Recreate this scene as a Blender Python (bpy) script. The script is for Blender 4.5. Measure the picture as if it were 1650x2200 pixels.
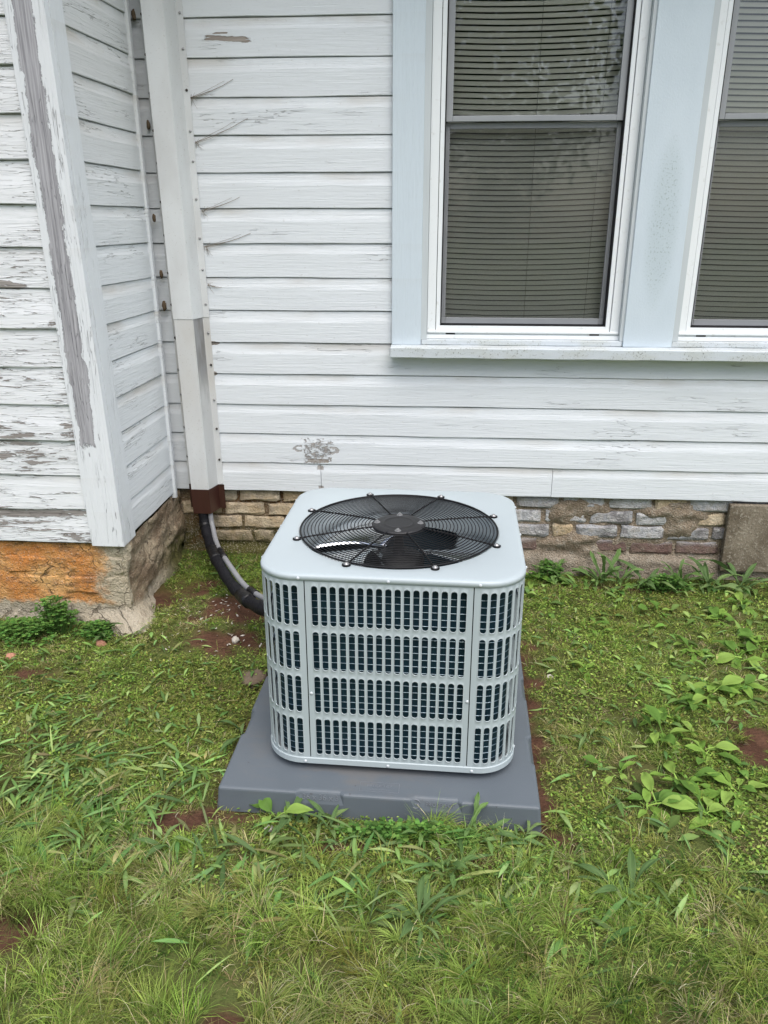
import bpy, math, random
import numpy as np
from mathutils import Matrix, Vector

for o in list(bpy.data.objects): bpy.data.objects.remove(o)
scene = bpy.context.scene
COL = scene.collection
rng = np.random.default_rng(7)
random.seed(7)
R = math.radians

# ------------------------------------------------------------------ camera
cam_d = bpy.data.cameras.new('camera')
cam = bpy.data.objects.new('camera', cam_d); COL.objects.link(cam)
cam.location = (0.0, 0.004, 1.583)
cam.rotation_euler = (R(90 - 20.342), 0, R(4.088))
cam_d.sensor_fit = 'HORIZONTAL'; cam_d.sensor_width = 36.0
cam_d.lens = 1678.9 / 1650 * 36.0
cam_d.clip_start = 0.05; cam_d.clip_end = 500
scene.camera = cam
scene.render.resolution_x = 768; scene.render.resolution_y = 1024

# ------------------------------------------------------------------ sky, sun, exposure
SUN_EL, SUN_AZ = 62.0, 160.0          # azimuth measured clockwise from +Y: high, behind the camera to its right
world = bpy.data.worlds.new('World'); scene.world = world
world.use_nodes = True
wn = world.node_tree; wn.nodes.clear()
sky = wn.nodes.new('ShaderNodeTexSky'); sky.sky_type = 'NISHITA'; sky.sun_disc = False
sky.sun_elevation = R(SUN_EL); sky.sun_rotation = R(SUN_AZ)
sky.air_density = 1.0; sky.dust_density = 3.0; sky.ozone_density = 1.0
hs = wn.nodes.new('ShaderNodeHueSaturation'); hs.inputs['Saturation'].default_value = 0.80
bg = wn.nodes.new('ShaderNodeBackground'); bg.inputs['Strength'].default_value = 0.125
wo = wn.nodes.new('ShaderNodeOutputWorld')
wn.links.new(sky.outputs[0], hs.inputs['Color']); wn.links.new(hs.outputs[0], bg.inputs['Color'])
wn.links.new(bg.outputs[0], wo.inputs['Surface'])
sun_d = bpy.data.lights.new('sun', 'SUN'); sun_d.energy = 1.3; sun_d.angle = R(55); sun_d.color = (1.0, 0.97, 0.93)
sun = bpy.data.objects.new('sun', sun_d); COL.objects.link(sun)
sun.location = (4, -6, 12)
sun.rotation_euler = (R(90 - SUN_EL), 0, R(180 - SUN_AZ) + 0.0)
scene.view_settings.view_transform = 'Standard'; scene.view_settings.look = 'None'
scene.view_settings.gamma = 1.0; scene.view_settings.exposure = 0.98
scene.render.engine = 'CYCLES'
scene.cycles.max_bounces = 8; scene.cycles.transparent_max_bounces = 16

# ------------------------------------------------------------------ shader helper: expressions on sockets
class E:
    def __init__(s, m, sock): s.m, s.k = m, sock
    def _op(s, op, *a, rev=False):
        args = ([a[0], s] if rev else [s, *a])
        return s.m.math(op, *args)
    def __add__(s, o): return s._op('ADD', o)
    __radd__ = __add__
    def __mul__(s, o): return s._op('MULTIPLY', o)
    __rmul__ = __mul__
    def __sub__(s, o): return s._op('SUBTRACT', o)
    def __rsub__(s, o): return s._op('SUBTRACT', o, rev=True)
    def __truediv__(s, o): return s._op('DIVIDE', o)
    def gt(s, o): return s._op('GREATER_THAN', o)
    def lt(s, o): return s._op('LESS_THAN', o)
    def abs(s): return s._op('ABSOLUTE')
    def fract(s): return s._op('FRACT')
    def pow(s, o): return s._op('POWER', o)
    def sat(s): return s.m.math('ADD', s, 0.0, clamp=True)

class Mat:
    def __init__(s, name, rough=0.7, spec=0.35, metal=0.0):
        s.mat = bpy.data.materials.new(name); s.mat.use_nodes = True
        s.nt = s.mat.node_tree; s.bsdf = s.nt.nodes['Principled BSDF']; s.out = s.nt.nodes['Material Output']
        s.bsdf.inputs['Roughness'].default_value = rough
        s.bsdf.inputs['Specular IOR Level'].default_value = spec
        s.bsdf.inputs['Metallic'].default_value = metal
        s._pos = None
    def n(s, t): return s.nt.nodes.new(t)
    def put(s, sock, v):
        if isinstance(v, E): s.nt.links.new(v.k, sock)
        else: sock.default_value = v
    def math(s, op, *a, clamp=False):
        nd = s.n('ShaderNodeMath'); nd.operation = op; nd.use_clamp = clamp
        for i, v in enumerate(a): s.put(nd.inputs[i], v)
        return E(s, nd.outputs[0])
    def pos(s):
        if s._pos is None:
            g = s.n('ShaderNodeNewGeometry'); sp = s.n('ShaderNodeSeparateXYZ')
            s.nt.links.new(g.outputs['Position'], sp.inputs[0])
            s._pos = [E(s, sp.outputs[i]) for i in range(3)]
        return s._pos
    def obj(s):
        g = s.n('ShaderNodeTexCoord'); sp = s.n('ShaderNodeSeparateXYZ')
        s.nt.links.new(g.outputs['Object'], sp.inputs[0])
        return [E(s, sp.outputs[i]) for i in range(3)]
    def rnd(s):
        g = s.n('ShaderNodeObjectInfo'); return E(s, g.outputs['Random'])
    def vec(s, x, y, z):
        c = s.n('ShaderNodeCombineXYZ')
        for i, v in enumerate((x, y, z)): s.put(c.inputs[i], v)
        return E(s, c.outputs[0])
    def noise(s, v, scale=1.0, detail=3.0, rough=0.55, dist=0.0):
        nd = s.n('ShaderNodeTexNoise'); s.put(nd.inputs['Vector'], v)
        nd.inputs['Scale'].default_value = scale; nd.inputs['Detail'].default_value = detail
        nd.inputs['Roughness'].default_value = rough; nd.inputs['Distortion'].default_value = dist
        return E(s, nd.outputs[0])
    def voro(s, v, scale=1.0, feat='DISTANCE_TO_EDGE'):
        nd = s.n('ShaderNodeTexVoronoi'); nd.feature = feat; s.put(nd.inputs['Vector'], v)
        nd.inputs['Scale'].default_value = scale
        return E(s, nd.outputs['Distance'])
    def step(s, x, a, b):
        nd = s.n('ShaderNodeMapRange'); nd.interpolation_type = 'SMOOTHSTEP'
        s.put(nd.inputs['Value'], x); nd.inputs['From Min'].default_value = a; nd.inputs['From Max'].default_value = b
        return E(s, nd.outputs['Result'])
    def mix(s, f, a, b):
        nd = s.n('ShaderNodeMix'); nd.data_type = 'RGBA'
        s.put(nd.inputs['Factor'], f)
        for k, v in (('A', a), ('B', b)):
            sock = [i for i in nd.inputs if i.name == k and i.type == 'RGBA'][0]
            if isinstance(v, E): s.nt.links.new(v.k, sock)
            else: sock.default_value = (*v, 1.0)
        return E(s, [o for o in nd.outputs if o.type == 'RGBA'][0])
    def attr(s, name):
        nd = s.n('ShaderNodeAttribute'); nd.attribute_name = name; return E(s, nd.outputs['Color'])
    def color(s, c):
        if isinstance(c, E): s.nt.links.new(c.k, s.bsdf.inputs['Base Color'])
        else: s.bsdf.inputs['Base Color'].default_value = (*c, 1.0)
        return s
    def rough(s, r): s.put(s.bsdf.inputs['Roughness'], r); return s
    def bump(s, h, dist=0.003, strength=1.0):
        nd = s.n('ShaderNodeBump'); s.put(nd.inputs['Height'], h)
        nd.inputs['Distance'].default_value = dist; nd.inputs['Strength'].default_value = strength
        s.nt.links.new(nd.outputs[0], s.bsdf.inputs['Normal']); return s

# ------------------------------------------------------------------ mesh helpers
def mesh_from(name, v, f, mat=None, smooth=False):
    me = bpy.data.meshes.new(name); me.from_pydata([tuple(map(float, p)) for p in v], [], [tuple(map(int, q)) for q in f]); me.update()
    if mat: me.materials.append(mat.mat if isinstance(mat, Mat) else mat)
    if smooth: me.polygons.foreach_set('use_smooth', [True] * len(me.polygons))
    return me
def mesh_np(name, V, F, mat, colors=None, smooth=False):
    """V (n,3), F (m,4) or (m,3) index arrays; colours per vertex"""
    me = bpy.data.meshes.new(name); k = F.shape[1]
    me.vertices.add(len(V)); me.vertices.foreach_set('co', V.astype(np.float32).ravel())
    me.loops.add(F.size); me.loops.foreach_set('vertex_index', F.astype(np.int32).ravel())
    me.polygons.add(len(F)); me.polygons.foreach_set('loop_start', np.arange(0, F.size, k, dtype=np.int32))
    if smooth: me.polygons.foreach_set('use_smooth', np.ones(len(F), bool))
    me.update(calc_edges=True); me.validate()
    if colors is not None:
        a = me.color_attributes.new('tint', 'FLOAT_COLOR', 'POINT')
        a.data.foreach_set('color', np.concatenate([colors, np.ones((len(V), 1))], 1).astype(np.float32).ravel())
    me.materials.append(mat.mat)
    return me
def world_mat(o):
    m = Matrix.LocRotScale(o.location, o.rotation_euler, o.scale)
    return world_mat(o.parent) @ o.matrix_parent_inverse @ m if o.parent else m
def link(name, me, parent=None, keep=True, label=None):
    o = bpy.data.objects.new(name, me); COL.objects.link(o)
    if parent is not None:
        o.parent = parent
        if keep: o.matrix_parent_inverse = world_mat(parent).inverted()
    if label: o['label'] = label
    return o
def tag(o, label, cat=None, group=None, kind=None):
    if label: o['label'] = label
    if cat: o['category'] = cat
    if group: o['group'] = group
    if kind: o['kind'] = kind
    return o
def thing(name, label, cat, loc=(0, 0, 0), rz=0.0, group=None):
    o = bpy.data.objects.new(name, None); COL.objects.link(o)
    o.location = loc; o.rotation_euler = (0, 0, rz); o.empty_display_size = 0.1
    return tag(o, label, cat, group)

class MB:
    def __init__(s): s.v, s.f = [], []
    def add(s, v, f):
        b = len(s.v); s.v += [tuple(p) for p in v]; s.f += [tuple(i + b for i in q) for q in f]; return s
    def box(s, x0, x1, y0, y1, z0, z1):
        v = [(x0, y0, z0), (x1, y0, z0), (x1, y1, z0), (x0, y1, z0), (x0, y0, z1), (x1, y0, z1), (x1, y1, z1), (x0, y1, z1)]
        return s.add(v, [(0, 3, 2, 1), (4, 5, 6, 7), (0, 1, 5, 4), (1, 2, 6, 5), (2, 3, 7, 6), (3, 0, 4, 7)])
    def tube(s, pts, r, n=10, caps=True, closed=False):
        P = [Vector(p) for p in pts]; m = len(P); rr = r if hasattr(r, '__len__') else [r] * m
        up = None; vs = []
        for i in range(m):
            if closed: t = P[(i + 1) % m] - P[i - 1]
            else: t = P[min(i + 1, m - 1)] - P[max(i - 1, 0)]
            t.normalize()
            if up is None:
                up = Vector((0, 0, 1)) if abs(t.z) < .9 else Vector((1, 0, 0))
            a = t.cross(up).normalized(); b = a.cross(t).normalized(); up = b
            for k in range(n):
                w = 2 * math.pi * k / n
                vs.append(P[i] + (a * math.cos(w) + b * math.sin(w)) * rr[i])
        fs = []
        for i in range(m if closed else m - 1):
            j = (i + 1) % m
            for k in range(n):
                l = (k + 1) % n; fs.append((i * n + k, j * n + k, j * n + l, i * n + l))
        if caps and not closed:
            fs.append(tuple(range(n))); fs.append(tuple((m - 1) * n + k for k in reversed(range(n))))
        return s.add(vs, fs)
    def lathe(s, prof, n=16, c=(0, 0, 0), cap=True):
        vs = []; fs = []
        for (r, z) in prof:
            for k in range(n):
                w = 2 * math.pi * k / n; vs.append((c[0] + r * math.cos(w), c[1] + r * math.sin(w), c[2] + z))
        for i in range(len(prof) - 1):
            for k in range(n):
                l = (k + 1) % n; fs.append((i * n + k, i * n + l, (i + 1) * n + l, (i + 1) * n + k))
        if cap: fs.append(tuple((len(prof) - 1) * n + k for k in range(n)))
        return s.add(vs, fs)
    def mesh(s, name, mat, smooth=False): return mesh_from(name, s.v, s.f, mat, smooth)
    def build(s, name, mat, parent=None, smooth=False, keep=True, bevel=0, label=None):
        o = link(name, s.mesh(name, mat, smooth), parent, keep, label)
        if bevel:
            m = o.modifiers.new('bevel', 'BEVEL'); m.width = bevel; m.segments = 2; m.limit_method = 'ANGLE'; m.angle_limit = R(35)
        return o

def spline(pts, n=12):
    P = [Vector(p) for p in pts]; P = [P[0] * 2 - P[1]] + P + [P[-1] * 2 - P[-2]]; out = []
    for i in range(1, len(P) - 2):
        for k in range(n):
            t = k / n; a, b, c, d = P[i - 1], P[i], P[i + 1], P[i + 2]
            out.append(0.5 * ((2 * b) + (c - a) * t + (2 * a - 5 * b + 4 * c - d) * t * t + (3 * b - a - 3 * c + d) * t ** 3))
    out.append(P[-2]); return out

def vnoise(x, y, seed=0):
    """value noise in 0..1 for numpy arrays"""
    x = np.asarray(x, float); y = np.asarray(y, float)
    xi = np.floor(x).astype(np.int64); yi = np.floor(y).astype(np.int64); fx = x - xi; fy = y - yi
    fx = fx * fx * (3 - 2 * fx); fy = fy * fy * (3 - 2 * fy)
    def h(a, b):
        n = (a * 374761393 + b * 668265263 + seed * 974634777) & 0x7fffffff
        n = ((n ^ (n >> 13)) * 1274126177) & 0x7fffffff
        return ((n ^ (n >> 16)) & 0xffff) / 65535.0
    return (h(xi, yi) * (1 - fx) + h(xi + 1, yi) * fx) * (1 - fy) + (h(xi, yi + 1) * (1 - fx) + h(xi + 1, yi + 1) * fx) * fy
def fbm(x, y, seed=0, o=4):
    t = 0; a = 0.5
    for i in range(o): t = t + a * vnoise(x * 2 ** i, y * 2 ** i, seed + i * 17); a *= 0.5
    return t / (1 - 0.5 ** o)

# ------------------------------------------------------------------ layout constants (metres)
D = 3.42                 # face of the rear clapboard wall
FY = 2.735               # face of the projecting wing's front wall
RX = -1.215              # face of the return wall
Z0, LAP = 0.405, 0.1369  # bottom of siding, exposure of a board
ZTOP = Z0 + LAP * 19     # 3.0
PADC, PADA = (-0.138, 2.239), R(-1.36)
UC = (-0.114, 2.249)
def lean(v):             # the wing's outer corner leans a little to the left as it rises
    x, y, z = v
    k = min(1.0, max(0.0, (3.42 - y) / 0.69))
    return (x - 0.0215 * (z - 0.405) * k, y, z)

# ------------------------------------------------------------------ materials
def paint_mat(name, peel=0.0, crack=0.35, base=(0.70, 0.735, 0.76), vertical=False, dirt=0.5, marks=None, big=0.0, low=False):
    m = Mat(name, rough=0.6, spec=0.25)
    x, y, z = m.pos(); u = x + y; r = m.rnd()
    if vertical: a, b = z, u
    else: a, b = u, z
    off = r * 37.0
    grain = m.noise(m.vec(a * 5.0, b * 170.0, off), 1.0, 3, 0.6)
    wav = m.noise(m.vec(a * 7.0, b * 55.0, off + 3.0), 1.0, 4, 0.65, 0.6)
    fine = m.noise(m.vec(a * 30.0, b * 190.0, off + 9.0), 1.0, 3, 0.6)
    ck = m.noise(m.vec(a * 5.0, b * 85.0, off + 5.0), 1.0, 2, 0.5, 0.35)
    ckreg = m.noise(m.vec(a * 2.3, b * 9.0, off + 1.0), 1.0, 2)
    crk = (1.0 - m.step((ck - 0.5).abs(), 0.0, 0.009)) * m.step(ckreg, 0.62 - crack * 0.35, 0.70 - crack * 0.25)
    if crack <= 0.06: crk = crk * 0.0
    tone = m.noise(m.vec(a * 1.7, b * 6.0, off), 1.0, 3)
    c = m.mix(m.step(tone, 0.3, 0.75), tuple(k * 0.965 for k in base), base)
    # grime caught under the laps and rain-washed streaks
    g1 = m.noise(m.vec(u * 2.2, z * 5.0, 4.0), 1.0, 4)
    lapz = ((z - Z0) * (1 / LAP)).fract()
    c = m.mix(m.step(lapz, 0.62, 0.97) * m.step(g1, 0.42, 0.72) * dirt * 0.8, c, (0.40, 0.345, 0.27))
    c = m.mix(m.step(m.noise(m.vec(u * 60.0, z * 60.0, 1.0), 1.0, 2), 0.66, 0.74) * 0.35 * dirt, c, (0.33, 0.31, 0.28))
    c = m.mix(crk * 0.6, c, (0.22, 0.205, 0.19))
    c = m.mix(m.step(x, -0.75, -1.15) * m.step(z, 1.3, 2.2) * 0.30 * dirt + m.step(g1, 0.5, 0.75) * 0.05 * dirt, c, (0.42, 0.38, 0.31))
    h = grain * 0.45 + wav * 0.5 - crk * 0.8
    if peel > 0:
        reg = m.noise(m.vec(a * 1.3, b * 5.0, off + 20.0), 1.0, 2)
        if low: big = (1.0 - m.step(z, 0.55, 1.35)) * 0.055 - 0.012
        pm = m.step(wav * 0.62 + fine * 0.2 + reg * 0.42 + big, 0.80 - peel * 0.3, 0.812 - peel * 0.3)
        lift = m.step(wav * 0.62 + fine * 0.2 + reg * 0.42 + big, 0.745 - peel * 0.3, 0.80 - peel * 0.3)
        wood = m.mix(m.step(grain, 0.3, 0.7), (0.19, 0.17, 0.155), (0.36, 0.335, 0.315))
        c = m.mix(pm, c, wood)
        h = h + lift * 0.35 - pm * 1.3
    if marks:
        mk, wc = marks(m, x, y, z, wav, grain)
        c = m.mix(mk, c, wc); h = h - mk * 1.2
    c = m.mix(m.step(fine, 0.50, 0.72) * 0.10, c, tuple(k * 0.62 for k in base))
    m.color(c); m.bump(h, 0.0030, 1.0)
    return m

def back_marks(m, x, y, z, wav, grain):
    n1 = m.noise(m.vec(x * 60.0, z * 60.0, 0.0), 1.0, 3) - 0.5
    n2 = m.noise(m.vec(x * 25.0, z * 140.0, 2.0), 1.0, 3) - 0.5
    # pale scuffed patch where a fitting was taken off, with two hook-shaped scars
    def rect(cx, cz, w, h, k): return m.step((1.0 - m.math('MAXIMUM', (x - cx).abs() / w, (z - cz).abs() / h)) + n1 * k, -0.03, 0.06)
    worn = rect(-0.550, 0.600, 0.058, 0.050, 1.8) * m.step(m.noise(m.vec(x * 38.0, z * 70.0, 5.0), 1.0, 5, 0.7), 0.46, 0.56) \
        + rect(-0.548, 0.556, 0.055, 0.009, 1.3) + rect(-0.538, 0.522, 0.014, 0.010, 1.2) + rect(-0.537, 0.421, 0.012, 0.014, 0.6)
    def ring(cx, cz, rx, rz, w):
        d = m.math('SQRT', ((x - cx) / rx).pow(2.0) + ((z - cz) / rz).pow(2.0)) - 1.0
        return 1.0 - m.step(d.abs() + n1 * 1.5, w * 0.7, w)
    hooks = ring(-0.632, 0.612, 0.022, 0.012, 0.34) * x.lt(-0.62) + ring(-0.482, 0.606, 0.024, 0.013, 0.42) * x.gt(-0.492)
    gouge = m.step(1.0 - m.math('MAXIMUM', (x + 0.853).abs() / 0.085, (z - 2.2485 + (x + 0.85) * 0.06).abs() / 0.009) + n2 * 1.4, -0.02, 0.05)
    gouge = gouge + m.step(1.0 - m.math('MAXIMUM', (x + 0.875).abs() / 0.028, (z - 2.268).abs() / 0.003) + n2 * 1.4, -0.02, 0.05)
    ends = m.step(1.0 - ((x + 1.00) / 0.030).pow(2.0) - ((z - 1.085) / 0.009).pow(2.0) + n1 * 1.5, -0.05, 0.05) \
        + m.step(1.0 - ((x + 1.005) / 0.016).pow(2.0) - ((z - 0.952) / 0.010).pow(2.0) + n1 * 1.5, -0.05, 0.05)
    mk = (worn * 0.8 + hooks * 0.7 + gouge + ends).sat()
    return mk, m.mix(m.step(grain, 0.3, 0.7), (0.20, 0.17, 0.145), (0.36, 0.32, 0.28))

def corner_marks(m, x, y, z, wav, grain):
    n = (m.noise(m.vec(z * 9.0, x * 22.0, 0.0), 1.0, 8, 0.78) - 0.5)
    xs = x + (z - 0.405) * 0.0215          # straighten the lean
    fill = 1.0 - m.step((xs + 1.283 + n * 0.075 + (1.5 - z) * 0.006).abs(), 0.0310, 0.0316)
    upper = m.step(z + n * 0.25, 0.80, 0.81)
    flake = m.step(m.noise(m.vec(z * 16.0, x * 90.0, 3.0), 1.0, 3) + m.step(z, 1.0, 0.4) * 0.0, 0.70, 0.705)
    return (fill * upper * (y.lt(FY + 0.01)) + flake * y.lt(FY + 0.01)).sat(), m.mix(m.step(grain, 0.25, 0.75), (0.25, 0.245, 0.26), (0.46, 0.455, 0.475))

M_back = paint_mat('painted_clapboard', 0.0, 0.10, marks=back_marks, dirt=0.6)
M_ret = paint_mat('painted_clapboard_return', 0.0, 0.28, base=(0.69, 0.72, 0.735), dirt=0.8)  # base colour lowered to carry the shade of eave and alcove
M_left = paint_mat('peeling_clapboard', 0.315, 0.8, base=(0.75, 0.77, 0.785), dirt=0.3, low=True)
M_corner = paint_mat('peeling_corner_board', 0.0, 0.55, base=(0.73, 0.755, 0.775), vertical=True, dirt=0.1, marks=corner_marks)
M_trim = paint_mat('smooth_painted_trim', 0.0, 0.05, base=(0.575, 0.65, 0.70), vertical=True, dirt=0.1)
def sill_mat():
    m = Mat('mildewed_sill_paint', 0.6, 0.3); x, y, z = m.pos()
    sp = m.noise(m.vec(x * 160.0, y * 160.0, z * 160.0), 1.0, 2)
    g = m.noise(m.vec(x * 9.0, y * 9.0, z * 20.0), 1.0, 4)
    c = m.mix(m.step(g, 0.35, 0.7) * 0.5, (0.57, 0.615, 0.645), (0.46, 0.475, 0.42))
    c = m.mix(m.step(sp, 0.60, 0.68) * m.step(g, 0.3, 0.6) * 0.8, c, (0.20, 0.21, 0.19))
    m.color(c).bump(sp + g, 0.001); return m
M_sill = sill_mat()
def mullion_mat():
    m = Mat('mildewed_casing_paint', 0.55, 0.3); x, y, z = m.pos()
    sp = m.noise(m.vec(x * 150.0, y * 10.0, z * 120.0), 1.0, 2)
    g = m.noise(m.vec(x * 7.0, y, z * 3.0), 1.0, 4)
    reg = m.step(1.0 - ((x - 0.87) / 0.075).pow(2.0) - ((z - 1.55) / 0.36).pow(2.0) + (g - 0.5) * 1.6, 0.0, 0.9)
    c = m.mix(m.step(g, 0.3, 0.7), (0.55, 0.625, 0.675), (0.59, 0.665, 0.715))
    c = m.mix((reg * 0.28 + m.step(sp, 0.55, 0.68) * (reg * 0.6 + 0.05)).sat(), c, (0.33, 0.40, 0.40))
    m.color(c).bump(sp, 0.0006); return m
M_mull = mullion_mat()
M_alum = Mat('white_aluminium', 0.4, 0.45)
_x, _y, _z = M_alum.pos(); _g = M_alum.noise(M_alum.vec(_x * 40.0, _y * 40.0, _z * 40.0), 1.0, 3)
M_alum.color(M_alum.mix(M_alum.step(_g, 0.6, 0.75) * 0.35, (0.80, 0.83, 0.84), (0.52, 0.52, 0.48)))
M_sash = Mat('grey_sash_metal', 0.45, 0.4)
_x, _y, _z = M_sash.pos(); M_sash.color(M_sash.mix(M_sash.noise(M_sash.vec(_x * 9.0, _y, _z * 9.0), 1.0, 3), (0.27, 0.28, 0.295), (0.36, 0.375, 0.385)))
M_gap_shade = Mat('gap_shade_black', 0.6, 0.2).color((0.012, 0.012, 0.013))  # near-black that stands in for the shade inside gaps and slots
M_jamb = Mat('jamb_paint', 0.6, 0.3)
_x, _y, _z = M_jamb.pos(); M_jamb.color(M_jamb.mix(M_jamb.noise(M_jamb.vec(_x * 20.0, _y * 20.0, _z * 3.0), 1.0, 3), (0.46, 0.50, 0.51), (0.58, 0.62, 0.635)))
def slat_mat():
    m = Mat('blind_slat', 0.6, 0.3); x, y, z = m.pos(); r = m.rnd()
    m.color(m.mix((m.noise(m.vec(x * 3.0, z * 40.0, r), 1.0, 2) * 0.7 + r * 0.3).sat(), (0.76, 0.735, 0.61), (0.86, 0.83, 0.72))); return m
M_slat = slat_mat()
M_cord = Mat('blind_cord', 0.8, 0.1).color((0.16, 0.15, 0.13))
def glass_mat(name, tint, refl):
    m = Mat(name); nt = m.nt; nt.nodes.remove(m.bsdf)
    tr = m.n('ShaderNodeBsdfTransparent'); tr.inputs[0].default_value = (*tint, 1)
    gl = m.n('ShaderNodeBsdfGlossy'); gl.inputs['Roughness'].default_value = 0.012
    fr = m.n('ShaderNodeFresnel'); fr.inputs['IOR'].default_value = 1.5
    x, y, z = m.pos()
    nb = m.n('ShaderNodeBump'); m.put(nb.inputs['Height'], m.noise(m.vec(x * 1.6, y, z * 1.6), 1.0, 2)); nb.inputs['Distance'].default_value = 0.004
    nt.links.new(nb.outputs[0], gl.inputs['Normal'])
    mx = m.n('ShaderNodeMixShader'); f = E(m, fr.outputs[0]) * refl
    m.put(mx.inputs[0], f); nt.links.new(tr.outputs[0], mx.inputs[1]); nt.links.new(gl.outputs[0], mx.inputs[2])
    nt.links.new(mx.outputs[0], m.out.inputs['Surface']); return m
M_glass = glass_mat('window_glass', (0.96, 0.97, 0.96), 1.2)
def screen_mat():
    m = Mat('insect_mesh', 0.7, 0.2); m.color((0.09, 0.092, 0.095)); nt = m.nt
    tr = m.n('ShaderNodeBsdfTransparent'); mx = m.n('ShaderNodeMixShader')
    x, y, z = m.pos(); k = 2 * math.pi / 0.0014
    m.put(mx.inputs[0], 0.10)
    nt.links.new(tr.outputs[0], mx.inputs[1]); nt.links.new(m.bsdf.outputs[0], mx.inputs[2]); nt.links.new(mx.outputs[0], m.out.inputs['Surface'])
    return m
M_screen = screen_mat()
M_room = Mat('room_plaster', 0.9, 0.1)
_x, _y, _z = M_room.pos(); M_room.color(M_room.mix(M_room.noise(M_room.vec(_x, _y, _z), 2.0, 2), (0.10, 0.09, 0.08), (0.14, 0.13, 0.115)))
M_sheath = Mat('old_sheathing_boards', 0.9, 0.1)
_x, _y, _z = M_sheath.pos(); M_sheath.color(M_sheath.mix(M_sheath.noise(M_sheath.vec(_x * 3.0, _y * 3.0, _z * 60.0), 1.0, 3), (0.10, 0.085, 0.07), (0.2, 0.175, 0.15)))
M_roof = Mat('roof_shingle', 0.9, 0.1)
_x, _y, _z = M_roof.pos(); M_roof.color(M_roof.mix(M_roof.noise(M_roof.vec(_x, _y, _z), 60.0, 2), (0.05, 0.05, 0.052), (0.11, 0.11, 0.112)))
M_soffit = Mat('soffit_paint', 0.7, 0.2)
_x, _y, _z = M_soffit.pos(); M_soffit.color(M_soffit.mix(M_soffit.noise(M_soffit.vec(_x * 3, _y * 3, _z), 1.0, 3), (0.58, 0.60, 0.61), (0.68, 0.70, 0.71)))

# ================================================================== GROUND
SOIL = [(-0.737, 1.713, .105, .065), (-0.98, 1.32, .15, .075), (-0.84, 2.88, .16, .13), (-0.83, 2.66, .20, .10), (1.05, 2.15, .13, .17),
        (-0.57, 1.745, .12, .035), (-1.18, 2.93, .08, .14), (-1.48, 2.40, .10, .035), (-0.42, 1.13, .05, .05), (-1.02, 3.10, .13, .10),
        (0.10, 1.63, .10, .03), (0.9, 3.30, .25, .04), (-0.21, 1.66, .09, .04)]
def pad_local(x, y, c=PADC):
    a = -PADA; dx, dy = x - c[0], y - c[1]
    return np.cos(a) * dx - np.sin(a) * dy, np.sin(a) * dx + np.cos(a) * dy
def gheight(x, y):
    x = np.asarray(x, float); y = np.asarray(y, float)
    s = np.clip((y - 1.9) / 1.2, 0, 1); s = s * s * (3 - 2 * s)
    left = np.clip((-0.55 - x) / 0.35, 0, 1)
    h = s * (0.012 + 0.05 * left)
    h = h + np.clip((y - 3.15) / 0.3, 0, 1) * 0.02 * left
    near = np.clip((6 - np.hypot(x, y)) / 3, 0, 1)
    h = h + near * ((fbm(x * 3.1, y * 3.1, 3) - .5) * 0.03 + (fbm(x * 17, y * 17, 5) - .5) * 0.012)
    for i, (cx, cy, a, b) in enumerate(SOIL[:6]):
        d = ((x - cx) / a) ** 2 + ((y - cy) / b) ** 2
        h = h + 0.016 * np.exp(-d * 1.2) * (1 if i in (0, 1, 4) else 0.3)
    px, py = pad_local(x, y)
    e = np.maximum(np.abs(px), np.abs(py)) - 0.457
    h = np.where(e < 0.0, np.minimum(h, 0.0) - 0.012, h - 0.012 * np.exp(-np.abs(e) / 0.03))
    return h
def soil_mask(x, y):
    m = np.zeros_like(x); nz = fbm(x * 14, y * 14, 11)
    for cx, cy, a, b in SOIL:
        d = np.sqrt(((x - cx) / a) ** 2 + ((y - cy) / b) ** 2) + (nz - .5) * 1.9
        m = np.maximum(m, np.clip((1.1 - d) / 0.55, 0, 1))
    px, py = pad_local(x, y)
    e = np.maximum(np.abs(px), np.abs(py)) - 0.457
    side = np.where(px > 0.40, 0.07, np.where(px < -0.40, 0.035, 0.012))
    side = np.where(py > 0.5, 0.10, side)
    m = np.maximum(m, np.clip((side * (-.2 + 2.4 * nz) - e) / 0.03, 0, 1))
    return m
def axis(lo, hi, step, far):
    mid = np.arange(lo, hi + 1e-6, step); n = 14
    g = np.geomspace(step * 2, far, n)
    return np.concatenate([(lo - g)[::-1], mid, hi + g])
gx, gy = axis(-2.6, 2.4, 0.02, 90), axis(0.2, 3.6, 0.02, 90)
GX, GY = np.meshgrid(gx, gy); GZ = gheight(GX, GY)
V = np.stack([GX, GY, GZ], -1).reshape(-1, 3); nx = len(gx)
ii = np.arange(len(gy) - 1)[:, None] * nx + np.arange(nx - 1)[None, :]
F = np.stack([ii, ii + 1, ii + nx + 1, ii + nx], -1).reshape(-1, 4)
M_ground = Mat('red_clay_and_turf', 0.95, 0.1)
_x, _y, _z = M_ground.pos()
_n1 = M_ground.noise(M_ground.vec(_x, _y, 0.0), 9.0, 5, 0.65); _n2 = M_ground.noise(M_ground.vec(_x, _y, 0.0), 90.0, 4, 0.6)
_c = M_ground.mix(M_ground.step(_n1, 0.3, 0.7), (0.066, 0.033, 0.021), (0.130, 0.068, 0.043))
_c = M_ground.mix(M_ground.step(_n2, 0.45, 0.7) * 0.6, _c, (0.045, 0.025, 0.017))
_tint = M_ground.attr('tint')
_sep = M_ground.n('ShaderNodeSeparateColor'); M_ground.nt.links.new(_tint.k, _sep.inputs[0])
_turf = M_ground.mix(_n2, (0.055, 0.075, 0.02), (0.125, 0.14, 0.045))
_c = M_ground.mix(E(M_ground, _sep.outputs[0]), _turf, _c)
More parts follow.
